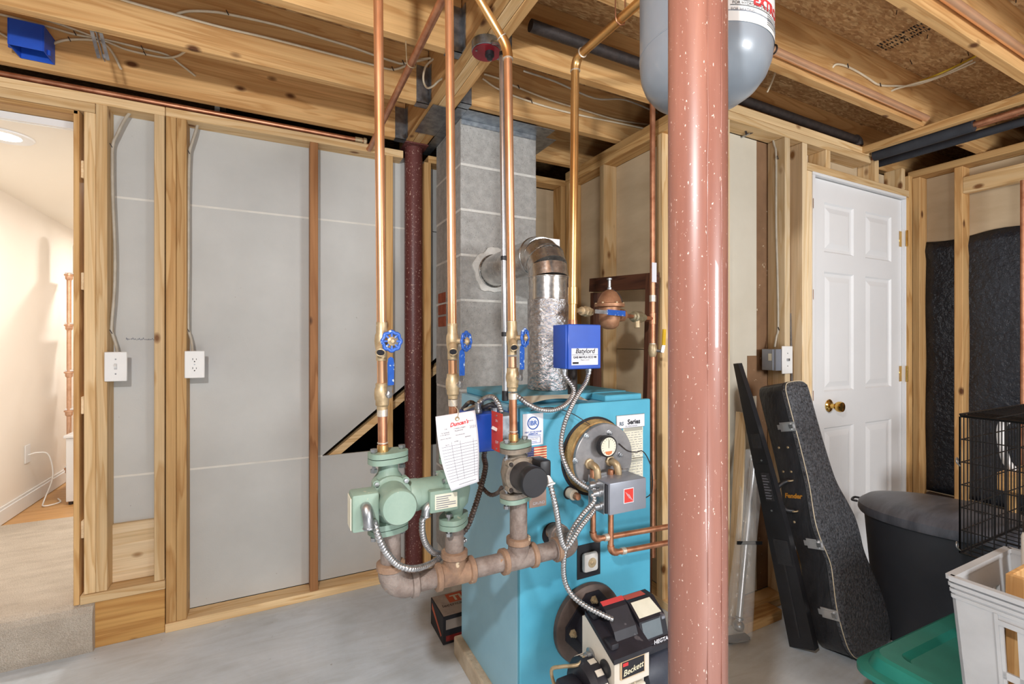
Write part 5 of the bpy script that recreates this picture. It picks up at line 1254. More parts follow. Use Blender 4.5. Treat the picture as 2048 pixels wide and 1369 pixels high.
# name label on the front
lab = box('name_label', (hcx - 0.042, HY0 - 0.0045, htop - 0.066), (hcx + 0.042, HY0 - 0.0005, htop - 0.012), mat('label_frame', (206, 178, 138), None, 0.5), bn, 0.001)
box('label_field', (hcx - 0.038, HY0 - 0.0055, htop - 0.062), (hcx + 0.038, HY0 - 0.0047, htop - 0.019), ink, lab)
text('lettering', 'Beckett', 0.0225, (hcx - 0.035, HY0 - 0.0062, htop - 0.056), V(0.99, 0, 0.12), V(-0.12, 0, 0.99), mat('gold_script', (232, 222, 190), None, 0.5), lab, 0.3, bold=0.0003)
box('red_logo', (hcx - 0.036, HY0 - 0.0062, htop - 0.030), (hcx - 0.018, HY0 - 0.0057, htop - 0.021), redink, lab)
box('front_skirt', (hx0 + 0.006, HY0 + 0.004, hbot), (hx1 - 0.006, HY0 + 0.0198, htop - 0.105), burnwh, bn, 0.004)
for x in (hcx - 0.004, hcx + 0.012): tubeo('thin_wire', [(x, HY0 + 0.003, htop - 0.09), (x + 0.004, HY0 - 0.002, htop - 0.13), (x - 0.003, HY0 + 0.001, hbot + 0.02)], 0.0018, cable, bn, 4, 6)
MB().lathe([(0.005, 0), (0.005, 0.003), (0, 0.004)], (hcx - 0.012, HY0 + 0.0025, htop - 0.11), (0, -1, 0), 8).build('screw', steel, bn)
# ignitor lid sloping on top of the housing
def slope_pt(x, q, up):   # q 0 back .. 1 front along the sloping top
    y = HY1 - 0.03 + (HY0 - HY1 + 0.03) * q; z = htop + 0.042 - 0.057 * q
    return V(x, y, z + up)
lid = MB(); A_ = []
for q, up in ((-0.08, 0.002), (1.05, 0.002)):
    for x in (hx0 - 0.006, hx1 + 0.006): A_.append(slope_pt(x, q, up)); A_.append(slope_pt(x, q, up + 0.013))
lid.add(A_, [(0, 1, 3, 2), (4, 6, 7, 5), (0, 4, 5, 1), (2, 3, 7, 6), (1, 5, 7, 3), (0, 2, 6, 4)])
igo = lid.build('ignitor_base', burnbk, bn)
pr = [(0.10, 0.015), (0.74, 0.015), (0.66, 0.032), (0.34, 0.054), (0.12, 0.054)]
vs = []
for x in (hx0 + 0.03, hx1 - 0.012):
    for q, up in pr: vs.append(slope_pt(x, q, up))
n = len(pr)
MB().add(vs, [tuple(range(n))[::-1], tuple(range(n, 2 * n))] + [(i, (i + 1) % n, n + (i + 1) % n, n + i) for i in range(n)]).build('ignitor_body', burnbk, igo)
rs = [slope_pt(x, q, up + 0.0008) for x in (hx0 + 0.03, hx1 - 0.012) for q, up in ((0.13, 0.054), (0.24, 0.0542))]
MB().add([rs[0], rs[1], rs[3], rs[2]] + [r + V(0, 0, 0.001) for r in (rs[0], rs[1], rs[3], rs[2])], [(0, 1, 2, 3), (4, 5, 6, 7), (0, 1, 5, 4), (1, 2, 6, 5), (2, 3, 7, 6), (3, 0, 4, 7)]).build('red_strip', mat('strip_red', (198, 66, 66), None, 0.5), igo)
for q in (0.08, 0.78):
    p = slope_pt(hx0 + 0.009, q, 0.016)
    MB().box(p + V(-0.011, -0.018, -0.002), p + V(0.014, 0.018, 0.015), 0.004).build('hinge_knuckle', burnbk, igo, 40)
# primary control
px0, px1, py0, py1 = 0.928, 1.026, 1.02, 1.115
pz0, pz1 = 0.378, 0.472
pc_ = MB().prism([(py0 - 0.01, pz0), (py1, pz0), (py1, pz1), (py1 - 0.035, pz1), (py0 + 0.012, pz1 - 0.035), (py0 - 0.002, pz1 - 0.085), (py0 - 0.01, pz1 - 0.09)], (px0, 0, 0), Y3, Z3, X3, px1 - px0).build('primary_control', burnbk, bn)
box('control_base', (px0 - 0.008, py0 - 0.016, pz0 - 0.022), (px1 + 0.008, py1 + 0.004, pz0 - 0.0005), burnbk, bn, 0.003)
sd = V(0, -0.0475, -0.035).normalized(); sn = V(0, -0.593, 0.805)
so = V(px0, py1 - 0.035, pz1) + sn * 0.0006
MB().add([so + V(0.008, 0, 0) + sd * 0.004, so + V(0.08, 0, 0) + sd * 0.004, so + V(0.092, 0, 0) + sd * 0.05, so + V(0.008, 0, 0) + sd * 0.05], [(0, 1, 2, 3)]).build('warning_label', oldpaper, pc_)
MB().add([V(px0 + 0.004, py1 - 0.002, pz1 + 0.0006), V(px1 - 0.02, py1 - 0.002, pz1 + 0.0006), V(px1 - 0.02, py1 - 0.025, pz1 + 0.0006), V(px0 + 0.004, py1 - 0.025, pz1 + 0.0006)], [(0, 1, 2, 3)]).build('red_label', mat('label_red', (198, 88, 70), None, 0.5), pc_)
fd = V(0, -0.014, -0.05).normalized(); fn = V(0, -0.963, 0.27)
fo = V(px0, py0 + 0.012, pz1 - 0.035) + fn * 0.0006
MB().add([fo + V(0.008, 0, 0) + fd * 0.004, fo + V(0.078, 0, 0) + fd * 0.004, fo + V(0.078, 0, 0) + fd * 0.047, fo + V(0.008, 0, 0) + fd * 0.047], [(0, 1, 2, 3)]).build('display', mat('display_grey', (112, 122, 128), (98, 108, 114), 0.25), pc_)
for k in range(3): MB().box(fo + V(0.084, -0.003, -0.011 - k * 0.013), fo + V(0.096, 0.001, -0.003 - k * 0.013), 0.001).build('button', aqua, pc_)
text('lettering', 'HEGTA', 0.0165, (px0 + 0.035, py0 - 0.0112, pz0 - 0.0), X3, Z3, paper, pc_, bold=0.0004)
# motor on the right, pump on the left
MB().lathe([(0.05, 0), (0.074, 0.006), (0.077, 0.02), (0.077, 0.10), (0.07, 0.118), (0.0, 0.122)], (hx1 + 0.001, 1.06, 0.275), X3, 36).build('motor', mat('motor_blueblack', (58, 62, 74), (42, 45, 56), 0.5, scale=20, fleck=(90, 92, 98), fscale=30, fth=0.68), bn, 40)
MB().lathe([(0.012, 0), (0.012, 0.006), (0.008, 0.0065), (0.008, 0.009), (0, 0.0095)], (hx1 + 0.05, 1.06 - 0.077, 0.262), (0, -1, 0), 14).build('reset_button', redp, bn, 40)
MB().lathe([(0.07, 0), (0.083, 0.004), (0.083, 0.035), (0.07, 0.05), (0.05, 0.052)], (hx0 - 0.001, 1.065, 0.275), (-1, 0, 0), 36).build('air_shutter', burnbk, bn, 40)
for k in range(8):
    a = 0.2 + k * 0.42
    c = V(hx0 - 0.02, 1.065 - 0.0832 * math.cos(a), 0.275 + 0.0832 * math.sin(a))
    MB().beam(c + V(0.011, 0, 0), c + V(-0.011, 0, 0), 0.016, 0.002, V(0, -math.cos(a), math.sin(a))).build('shutter_slot', burnwh, bn)
MB().box((hx0 - 0.115, 1.03, 0.235), (hx0 - 0.053, 1.10, 0.315), 0.01).build('fuel_pump', burnbk, bn, 40)
MB().lathe([(0.022, 0), (0.022, 0.012), (0.012, 0.014), (0.012, 0.022), (0, 0.023)], (hx0 - 0.085, 1.0302, 0.275), (0, -1, 0), 20).build('pump_plug', coverm, bn, 40)
MB().lathe([(0.03, 0), (0.03, 0.004), (0, 0.005)], (hx0 - 0.1152, 1.065, 0.275), (-1, 0, 0), 20).build('pump_cover', burnwh, bn, 40)

# ------------------------------------------------------------------ cold feed assembly
F0, F1 = V(0.925, 1.35, 1.350), V(1.473, 1.553, 1.342)
fd_ = (F1 - F0).normalized()
def FA(u):
    a = (u - CX) / F; k = (SN + CS * a) / (CS - SN * a)
    s = (k * F0.y - F0.x) / ((F1.x - F0.x) - k * (F1.y - F0.y)); return F0.lerp(F1, s)
wv = thing('feed_valve_set', 'bronze pressure reducing valve set between the golden pipe and wall pipe', 'valve', FA(1218) - V(0, 0, 0.06))
tubeo('nipple', [F0 + fd_ * 0.015, FA(1170)], 0.008, brass, wv, 1, 12)
tubeo('nipple', [FA(1248), FA(1305)], 0.008, coppero, wv, 1, 12)
MB().lathe([(0.012, -0.03), (0.016, -0.028), (0.016, -0.012), (0.019, -0.008), (0.019, 0.012), (0.015, 0.014), (0.015, 0.03)], FA(1172), fd_, 8).build('ball_valve', brass, wv, 30)
p = FA(1180) + V(0.0, -0.030, 0.0)
MB().beam(p, FA(1204) + V(0.0, -0.048, 0.0), 0.003, 0.014).build('lever_arm', steel, wv)
MB().beam(FA(1199) + V(0.0, -0.048, 0.0), FA(1230) + V(-0.006, -0.064, 0.0), 0.006, 0.02).build('lever_grip', bluehnd, wv)
c = FA(1219)
MB().lathe([(0.012, -0.058), (0.022, -0.055), (0.034, -0.045), (0.040, -0.02), (0.040, 0.024), (0.056, 0.027), (0.057, 0.038), (0.047, 0.041), (0.041, 0.06), (0.028, 0.082), (0.012, 0.092), (0.008, 0.093)], c, Z3, 28).build('regulator_bell', bronze, wv, 40)
for k in range(6):
    a = k * math.pi / 3 + 0.4
    MB().lathe([(0.005, 0), (0.005, 0.005), (0, 0.006)], c + V(0.051 * math.cos(a), 0.051 * math.sin(a), 0.038), Z3, 6).build('bolt', brass, wv)
MB().lathe([(0.008, 0.09), (0.009, 0.1), (0.006, 0.102), (0.006, 0.128), (0.010, 0.13), (0.010, 0.136), (0, 0.137)], c, Z3, 14).build('adjusting_screw', steel, wv, 40)
tubeo('sensing_loop', [c + V(0.006, -0.01, 0.094), c + V(0.03, -0.02, 0.075), c + V(0.044, -0.02, 0.05), c + V(0.05, -0.02, 0.036)], 0.002, ironb, wv, 5, 6)
MB().lathe([(0.014, -0.02), (0.024, -0.018), (0.026, 0.0), (0.024, 0.018), (0.014, 0.02)], FA(1240), fd_, 16).build('union', bronze, wv, 40)
MB().lathe([(0.012, -0.05), (0.018, -0.046), (0.018, -0.034), (0.024, -0.03), (0.025, 0.016), (0.020, 0.02), (0.020, 0.036), (0.014, 0.04), (0.014, 0.055)], FA(1276), fd_, 10).build('backflow_preventer', mat('dull_brass', (166, 156, 128), (130, 120, 96), 0.45, 0.6, scale=40), wv, 30)
MB().cyl(FA(1272) + V(0, -0.006, -0.015), FA(1272) + V(0, -0.008, -0.045), 0.013, seg=12).build('vent_port', brass, wv, 40)
wpx = thing('copper_pipe', 'aged copper water pipe rising in front of the alcove studs', 'pipe', (1.473, 1.553, 0.6))
X5, Y5 = 1.473, 1.553
tubeo('pipe', [(X5, Y5, 0.30), (X5, Y5, 2.30)], 0.0118, coppero, wpx, 1, 16)
for z, h in ((1.342, 0.05), (1.43, 0.03), (1.22, 0.03), (0.62, 0.04)): ringfit((X5, Y5, z), Z3, 0.0145, h, solder if h < 0.04 else coppero, wpx)
box('paper_tag', (X5 - 0.016, Y5 - 0.0135, 1.50), (X5 + 0.01, Y5 - 0.0125, 1.585), paper, wpx)
b5 = PY(1312, 700, Y5)
MB().lathe([(0.013, 0.03), (0.017, 0.02), (0.02, 0), (0.017, -0.02), (0.013, -0.03)], (X5, Y5, 1.205), Z3, 12).build('ball_valve', brass, wpx, 40)
MB().cyl((X5, Y5, 1.205), (X5 + 0.02, Y5 - 0.034, 1.2), 0.007, seg=10).build('stem', steel, wpx)
MB().beam((X5 + 0.02, Y5 - 0.036, 1.195), (X5 + 0.028, Y5 - 0.038, 1.232), 0.004, 0.014).build('lever_arm', steel, wpx)
MB().beam((X5 + 0.026, Y5 - 0.039, 1.226), (X5 + 0.03, Y5 - 0.039, 1.295), 0.006, 0.016).build('lever_grip', yellowp, wpx)
# brown wooden frame leaning on the alcove wall
wf = thing('wooden_trestle', 'dark brown wooden trestle leaning against the alcove wall', 'trestle', (1.45, 1.8, 0))
LXf = 1.52
MB().beam((LXf, 1.58, 1.515), (LXf, 2.06, 1.545), 0.03, 0.07).build('top_rail', wood('dark', 1), wf)
MB().beam((LXf + 0.005, 1.66, 0.0), (LXf + 0.002, 1.605, 1.55), 0.028, 0.055, (1, 0, 0)).build('leg', wood('dark', 2), wf)
MB().beam((LXf + 0.004, 2.04, 0.0), (LXf + 0.001, 2.02, 1.50), 0.028, 0.055, (1, 0, 0)).build('leg', wood('dark', 2), wf)
MB().beam((LXf + 0.01, 1.66, 0.7), (LXf + 0.01, 2.02, 0.7), 0.024, 0.05).build('cross_rail', wood('dark', 1), wf)
# printed carton on the floor
ct = thing('carton', 'small printed carton with orange and black graphics on the floor', 'box', (0.67, 1.92, 0))
cx0, cx1, cy0, cy1, cz1 = 0.612, 0.755, 1.835, 2.005, 0.115
box('body', (cx0, cy0, 0.0), (cx1, cy1, cz1), ink, ct, 0.002)
box('top_print', (cx0 + 0.004, cy0 + 0.004, cz1), (cx1 - 0.004, cy1 - 0.004, cz1 + 0.0006), mat('print_grey', (186, 176, 168), (160, 148, 140), 0.5, scale=20), ct)
box('orange_print', (cx0 + 0.06, cy0 + 0.09, cz1 + 0.0006), (cx1 - 0.008, cy1 - 0.01, cz1 + 0.001), mat('print_orange', (196, 88, 44), (170, 66, 34), 0.5), ct)
text('lettering', 'TL', 0.06, (cx0 + 0.075, cy0 + 0.10, cz1 + 0.0014), X3, Y3, oldpaper, ct, bold=0.002)
text('lettering', 'lectrical', 0.03, (cx0 + 0.02, cy0 + 0.065, cz1 + 0.0012), X3, Y3, ironb, ct, 0.1)
box('front_print', (cx0 + 0.012, cy0 - 0.0006, 0.06), (cx1 - 0.01, cy0, 0.1), mat('print_tan', (150, 138, 128), None, 0.5), ct)
box('front_print', (cx0 + 0.012, cy0 - 0.0006, 0.012), (cx1 - 0.01, cy0, 0.035), mat('print_red', (150, 42, 38), (90, 24, 24), 0.5, scale=40), ct)
MB().prism([(cy0 + 0.02, 0.03), (cy0 + 0.03, 0.02), (cy1 - 0.02, 0.075), (cy1 - 0.02, 0.1)], (cx0 - 0.0006, 0, 0), Y3, Z3, X3, 0.0006).build('side_print', mat('print_orange', (0, 0, 0)), ct)

# ------------------------------------------------------------------ pipes and cables on the right
RF3 = 1.132 - 0.002
rp = thing('copper_pipe', 'bright copper pipe clipped along the joist right of the tank', 'pipe', (2, 1.115, 2.32))
zz = 2.322
tubeo('pipe', [(1.0, 1.112, zz), (2.79, 1.112, zz - 0.008)], 0.0142, copperh, rp, 1, 16)
for u in (1546,):
    p = PY(u, 98, 1.112)
    MB().torus((p.x, 1.112, zz - 0.002), X3, 0.0165, 0.003, 20, 6).build('pipe_clip', ironb, rp, 60)
    MB().beam((p.x, 1.127, zz - 0.05), (p.x, 1.127, zz + 0.045), 0.012, 0.003, (1, 0, 0)).build('clip_strap', ironb, rp)
rp = thing('copper_pipe', 'copper pipe clipped to the nearest joist at the upper right', 'pipe', (2, 0.71, 2.31))
tubeo('pipe', [(1.2, 0.712, 2.345), (4.0, 0.712, 2.335)], 0.0142, copperh, rp, 1, 16)
p = PY(1848, 5, 0.712)
MB().torus((p.x, 0.712, 2.342), X3, 0.0165, 0.003, 20, 6).build('pipe_clip', ironb, rp, 60)
MB().beam((p.x, 0.727, 2.30), (p.x, 0.727, 2.39), 0.012, 0.003, (1, 0, 0)).build('clip_strap', ironb, rp)
ip = thing('iron_pipe', 'dark iron pipe running above the partition plate with end elbow', 'pipe', (2.2, 1.43, 2.34))
tubeo('pipe', [(0.8, 1.44, 2.352), (2.82, 1.44, 2.345)], 0.021, ironb, ip, 1, 18)
elbow((2.85, 1.44, 2.345), X3, (0, 0, -1), 0.03, 0.026, ironb, 'elbow', ip)
MB().cyl((2.85, 1.44, 2.3185), (2.85, 1.44, 2.2895), 0.016, seg=14).build('nipple', coppero, ip, 40)
for lab, x, r, m_, y0 in (('thick black foam-covered pipe above the door corner', 2.905, 0.031, pinsul, 0.98), ('thin black foam-covered pipe near the right wall top', 3.06, 0.020, pinsul, -0.8)):
    t = thing('insulated_pipe', lab, 'pipe', (x, 0.8, 2.25))
    tubeo('foam_sleeve', [(x, y0, 2.253), (x - 0.003, 1.15, 2.251), (x, 1.385 if r > 0.025 else 1.5, 2.254)], r, m_, t, 4, 20)
    tubeo('pipe', [(x, -1.0, 2.253), (x, y0 + 0.01, 2.253)], 0.0125, coppero, t, 1, 14)
t = thing('copper_pipe', 'copper pipe with two couplings between the black foam pipes', 'pipe', (2.98, 0.8, 2.262))
tubeo('pipe', [(2.985, -1.0, 2.27), (2.985, 1.45, 2.27)], 0.0112, coppero, t, 1, 14)
for y in (1.02, 0.88): ringfit((2.985, y, 2.27), Y3, 0.0142, 0.045, coppero, t)
t = thing('copper_pipe', 'vertical copper pipe against the right wall studs', 'pipe', (3.49, 1.0, 1))
p = PX(2044, 400, 3.47)
tubeo('pipe', [(3.485, p.y, 0.6), (3.485, p.y, 2.085)], 0.0112, coppero, t, 1, 14)
R3 = 1.127
wire('electrical_cable', 'white cable crossing from the joist to the subfloor on the right', [PY(1664, 136, 1.135), PY(1672, 129, R3), PY(1688, 131, R3), PY(1712, 142, R3), PY(1735, 156, R3), PY(1758, 170, R3), PY(1790, 172, R3), PY(1830, 170, 1.11), PZ(1890, 150, 2.47), PZ(1950, 124, 2.50)], cable, 0.0045, [PY(1693, 133, R3), PY(1758, 171, R3)])
wire('electrical_cable', 'second white cable beside the yellow one under the subfloor', [PY(1781, 183, 1.135), PY(1792, 178, R3), PY(1820, 170, 1.11), PZ(1880, 152, 2.47), PZ(1945, 120, 2.505)], cable, 0.0045)
wire('electrical_cable', 'yellow cable crossing under the subfloor between the right joists', [PY(1840, 163, 1.12), PZ(1880, 147, 2.48), PZ(1935, 121, 2.515), PZ(1990, 90, 2.5)], ycable, 0.0045)
wire('electrical_cable', 'thin grey cord slanting down to the soffit strip at far right', [PZ(2048, 180, 2.45), PZ(2010, 200, 2.40), PZ(1978, 218, 2.30)], gcable, 0.003)
SA = 1.395
wire('electrical_cable', 'grey sheathed cable stapled down the partition stud beside the door', [V(2.125, 1.43, 2.225), PX(1541, 260, 2.15), PX(1548, 290, 2.152), PX(1552, 315, 2.153), PX(1552, 450, 2.153), PX(1555, 560, 2.153), PX(1556, 655, 2.153), PX(1553, 672, 2.152), PX(1549, 695, 2.14)], gcable, 0.005, [PX(1553, 316, 2.15), PX(1555, 658, 2.15)])
gb = thing('switch_box', 'grey steel switch box with white cover on the partition stud', 'switch', (2.11, 1.42, 1.13))
gz1, gz0 = PY(1560, 697, 1.40).z, PY(1560, 743, 1.40).z
MB().box((2.075, 1.405, gz0 + 0.004), (2.1555, 1.462, gz1 - 0.004), 0.002).build('steel_box', aqua, gb)
box('barcode', (2.0742, 1.412, gz0 + 0.05), (2.0748, 1.428, gz1 - 0.025), oldpaper, gb)
box('cover_plate', (2.118, 1.388, gz0 - 0.012), (2.196, 1.3935, gz1 + 0.010), wplas, gb, 0.002, 40)
box('box_front', (2.08, 1.394, gz0 + 0.004), (2.1555, 1.4045, gz1 - 0.004), aqua, gb)
box('toggle', (2.150, 1.380, (gz0 + gz1) / 2 - 0.006), (2.164, 1.388, (gz0 + gz1) / 2 + 0.006), steel, gb, 0.001)
for s in (-1, 1): MB().lathe([(0.003, 0), (0.003, 0.001), (0, 0.0015)], (2.157, 1.388, (gz0 + gz1) / 2 + s * 0.03), (0, -1, 0), 8).build('screw', steel, gb)
al = tag(MB().beam((2.225, 1.40, 0.0), (2.245, 1.44, PY(1594, 628, 1.44).z), 0.022, 0.012, (1, 0, 0)).build('aluminium_bar', emt), 'silver aluminium bar standing between the studs beside the door', 'bar')

# ------------------------------------------------------------------ leaning things by the partition
# guitar case: local frame  x -> world X, l -> along leaning axis, n -> outwards
la = math.radians(13.2)
gA = V(-0.05, math.sin(la), math.cos(la)).normalized(); gN = V(0, -math.cos(la), math.sin(la))
gO = V(1.958, 1.128, 0.002)
gc = thing('guitar_case', 'black hard guitar case with chrome latches leaning beside the white door', 'guitar case', (2.0, 1.1, 0))
outl = [(0.03, 0.0), (0.004, 0.012), (-0.02, 0.05), (-0.028, 0.12), (-0.026, 0.2), (-0.008, 0.28), (0.004, 0.34), (-0.004, 0.39), (-0.02, 0.45), (-0.024, 0.51), (-0.014, 0.58), (-0.002, 0.66), (0.002, 0.80), (0.0, 1.00), (0.006, 1.045), (0.03, 1.066), (0.11, 1.07), (0.14, 1.06), (0.152, 1.03), (0.156, 0.85), (0.170, 0.66), (0.21, 0.56), (0.236, 0.49), (0.24, 0.42), (0.236, 0.36), (0.25, 0.29), (0.276, 0.2), (0.284, 0.12), (0.275, 0.05), (0.25, 0.01), (0.22, 0.0)]
cl = catmull([V(x, l, 0) for x, l in outl] , 4)
poly = [(p.x, p.y) for p in cl]
def gpt(x, l, d): return gO + X3 * x + gA * l + gN * d
def shell(d0, d1, d1b, ins, nm, m_):
    cxm, clm = 0.11, 0.45
    n = len(poly); vs = []
    nrm = []
    for i in range(n):
        a = Vector(poly[i - 1]); b = Vector(poly[(i + 1) % n]); t_ = (b - a).normalized(); nrm.append(Vector((t_.y, -t_.x)))
    sgn = -1 if sum((Vector(poly[i]) - Vector((cxm, clm))).dot(nrm[i]) for i in range(n)) > 0 else 1
    for (d, q) in ((d0, 0), (d1, 0), (d1b, ins * 0.35), (d1b + 0.004 * (1 if d1b > d1 else -1), ins)):
        for i in range(n): v_ = Vector(poly[i]) + nrm[i] * sgn * q; vs.append(gpt(v_.x, v_.y, d))
    fs = [tuple(range(n))[::-1], tuple(range(3 * n, 4 * n))]
    for k in range(3):
        for i in range(n): fs.append((k * n + i, k * n + (i + 1) % n, (k + 1) * n + (i + 1) % n, (k + 1) * n + i))
    return MB().add(vs, fs).build(nm, m_, gc, 50)
TH_ = 0.145
shell(TH_ * 0.80, TH_ - 0.014, TH_ - 0.005, 0.018, 'lid', pebble)
shell(TH_ * 0.79, 0.012, 0.004, 0.014, 'case_body', tolex)
bd = MB(); n = len(poly)
bd.tube([gpt(p[0] + (0.0 if 1 else 0), p[1], TH_ * 0.795) for p in poly], 0.0022, 6, closed=True); bd.build('valance', blackpl, gc, 60)
tubeo('piping', [gpt(p[0] - 0.0, p[1], TH_ - 0.013) for p in poly] + [gpt(poly[0][0], poly[0][1], TH_ - 0.013)], 0.0018, cable, gc, 1, 6)
def edge_x(l):
    best = None
    for i in range(len(poly) - 1):
        a, b = poly[i], poly[i + 1]
        if a[0] < 0.1 and b[0] < 0.1 and min(a[1], b[1]) <= l <= max(a[1], b[1]) and a[1] != b[1]:
            best = a[0] + (b[0] - a[0]) * (l - a[1]) / (b[1] - a[1])
            return best
    return 0.0
for l in (0.165, 0.42, 0.885):
    x = edge_x(l)
    c = gpt(x - 0.0015, l, TH_ * 0.72)
    def lm_(dl, dd, dx): return c + gA * dl + gN * dd + X3 * dx
    def lbox(nm, l0, l1, d0, d1, x0, x1, m_, par):
        vs = [lm_(a, b, e) for e in (x0, x1) for b in (d0, d1) for a in (l0, l1)]
        return MB().add(vs, [(0, 1, 3, 2), (4, 6, 7, 5), (0, 4, 5, 1), (2, 3, 7, 6), (0, 2, 6, 4), (1, 5, 7, 3)]).build(nm, m_, par)
    lt = lbox('latch', -0.019, 0.019, -0.034, 0.030, -0.004, 0.0005, chrome, gc)
    lbox('latch_tongue', -0.013, 0.013, -0.020, 0.016, -0.010, -0.0042, chrome, lt)
    lbox('latch_hook', -0.008, 0.008, 0.010, 0.026, -0.013, -0.0042, steel, lt)
    lbox('latch_tip', -0.010, 0.010, -0.046, -0.0342, -0.004, 0.0005, chrome, lt)
hl = (0.545, 0.665)
hp_ = [gpt(edge_x(hl[0]) - 0.006, hl[0], TH_ * 0.36), gpt(edge_x(hl[0]) - 0.03, hl[0] + 0.008, TH_ * 0.26), gpt(edge_x(0.6) - 0.042, 0.585, TH_ * 0.12), gpt(edge_x(0.6) - 0.042, 0.63, TH_ * 0.12), gpt(edge_x(hl[1]) - 0.03, hl[1] - 0.008, TH_ * 0.26), gpt(edge_x(hl[1]) - 0.006, hl[1], TH_ * 0.36)]
tubeo('handle', hp_, 0.0095, blackpl, gc, 5, 10)
for l in hl:
    MB().torus(gpt(edge_x(l) - 0.006, l, TH_ * 0.40), gA, 0.011, 0.003, 18, 6).build('handle_ring', brass, gc, 60)
for l, d in ((0.80, 0.35), (0.80, 0.72), (0.70, 0.30), (0.70, 0.62), (0.50, 0.4)):
    MB().lathe([(0.005, 0), (0.005, 0.001), (0.003, 0.0025), (0, 0.003)], gpt(edge_x(l) - 0.0003, l, TH_ * d * 0.75), (-1, 0, 0), 10).build('rivet', brass, gc, 40)
text('lettering', 'Fender', 0.026, gpt(edge_x(0.6) - 0.003, 0.595, TH_ * 0.14), gN, gA, goldl, gc, 0.3, bold=0.0012)
# keyboard / long black case
kO = V(1.868, 1.192, 0.0); kT = V(1.785, 1.392, 1.145)
kA = (kT - kO).normalized(); kL = (kT - kO).length
kN = V(0.1, -0.99, 0.0); kN = (kN - kA * kN.dot(kA)).normalized(); kX = kA.cross(kN).normalized()
lc = thing('electronic_keyboard', 'long black electronic keyboard leaning on end beside the guitar case', 'keyboard', (1.82, 1.18, 0))
wp_ = [(-0.002, 0.0), (0.100, 0.020), (0.088, 0.45), (0.066, 0.75), (0.042, 1.0), (0.022, kL - 0.002), (0.0, kL), (-0.002, 0.6)]
MB().prism(wp_, kO, kN, kA, kX * (1 if kX.x > 0 else -1), 0.03).build('case', blackpl, lc)
ks = -kX if kX.x > 0 else kX
def kb_box(nm, w0, w1, l0, l1, h, m_, par=lc):
    o = kO + ks * 0.0002
    return MB().prism([(w0, l0), (w1, l0), (w1, l1), (w0, l1)], o, kN, kA, ks, h).build(nm, m_, par)
kb_box('battery_hatch', 0.02, 0.068, 0.56, 0.735, 0.002, blackpl)
lab_ = kb_box('spec_label', 0.026, 0.062, 0.585, 0.70, 0.0032, mat('dark_label', (60, 60, 64), (34, 34, 38), 0.5, scale=160))
lm = MB()
for k in range(9):
    o = kO + ks * 0.0036
    lm.prism([(0.029, 0.592 + k * 0.0115), (0.029 + rnd.uniform(0.015, 0.03), 0.592 + k * 0.0115), (0.029 + rnd.uniform(0.015, 0.03), 0.597 + k * 0.0115), (0.029, 0.597 + k * 0.0115)], o, kN, kA, ks, 0.0004)
lm.build('print_lines', greyink, lab_)
kb_box('recess', 0.02, 0.08, 0.33, 0.43, 0.0012, tolex); kb_box('recess', 0.012, 0.052, 0.80, 0.86, 0.0012, tolex)
kb_box('rib', 0.045, 0.052, 0.05, 0.33, 0.002, tolex)
for l in (0.545, 0.75): 
    MB().lathe([(0.004, 0), (0.004, 0.002), (0, 0.0025)], kO + kN * 0.04 + kA * l + ks * 0.0004, ks, 8).build('screw', steel, lc)
# curtain rod in clear plastic
cr = thing('curtain_rod', 'chrome curtain rod with ball finial in a clear plastic sleeve', 'curtain rod', (1.70, 1.30, 0))
r0, r1 = V(1.705, 1.308, 0.045), V(1.925, 1.386, 0.82)
rd = (r1 - r0).normalized()
tubeo('rod', [r0 + rd * 0.03, r1], 0.0125, chrome, cr, 1, 18)
MB().ball(r0 + rd * 0.022, 0.023).build('finial', steel, cr, 60)
MB().lathe([(0.013, 0), (0.018, 0.003), (0.018, 0.010), (0.013, 0.013)], r0 + rd * 0.044, rd, 18).build('finial_collar', steel, cr, 40)
sx_ = V(1, -0.25, 0).normalized(); 
vs, fs = [], []; ns, nt = 20, 14
for j in range(nt + 1):
    q = j / nt; c = (r0 - rd * 0.028).lerp(r1, q * 0.93)
    for i in range(ns):
        a = 2 * math.pi * i / ns
        wv_ = 0.062 + 0.010 * math.sin(5 * q + 2) ; th_ = 0.024 + 0.004 * math.sin(7 * q)
        p = c + sx_ * wv_ * math.cos(a) + V(0.25, 1, 0).normalized() * th_ * math.sin(a)
        p.y = min(p.y, 1.388); p.z = max(p.z, 0.001)
        vs.append(p)
for j in range(nt):
    for i in range(ns): fs.append((j * ns + i, j * ns + (i + 1) % ns, (j + 1) * ns + (i + 1) % ns, (j + 1) * ns + i))
MB().add(vs, fs).build('plastic_sleeve', MATS['clear_plastic'], cr, 60)
MB().beam(r0 + rd * 0.36 - sx_ * 0.06 + V(0, -0.016, 0.0), r0 + rd * 0.36 + sx_ * 0.062 + V(0, -0.016, -0.012), 0.004, 0.014).build('cardboard_band', tape, cr)
MB().beam(r0 - rd * 0.026 - sx_ * 0.05, r0 - rd * 0.026 + sx_ * 0.05, 0.03, 0.012).build('end_cap', tape, cr)
tag(MB().beam((1.775, 1.389, 0.0465), (1.835, 1.389, 0.93), 0.05, 0.008, (1, 0, 0)).build('timber_strip', wood('pale', 2)), 'pale timber offcut leaning behind the curtain rod', 'timber')
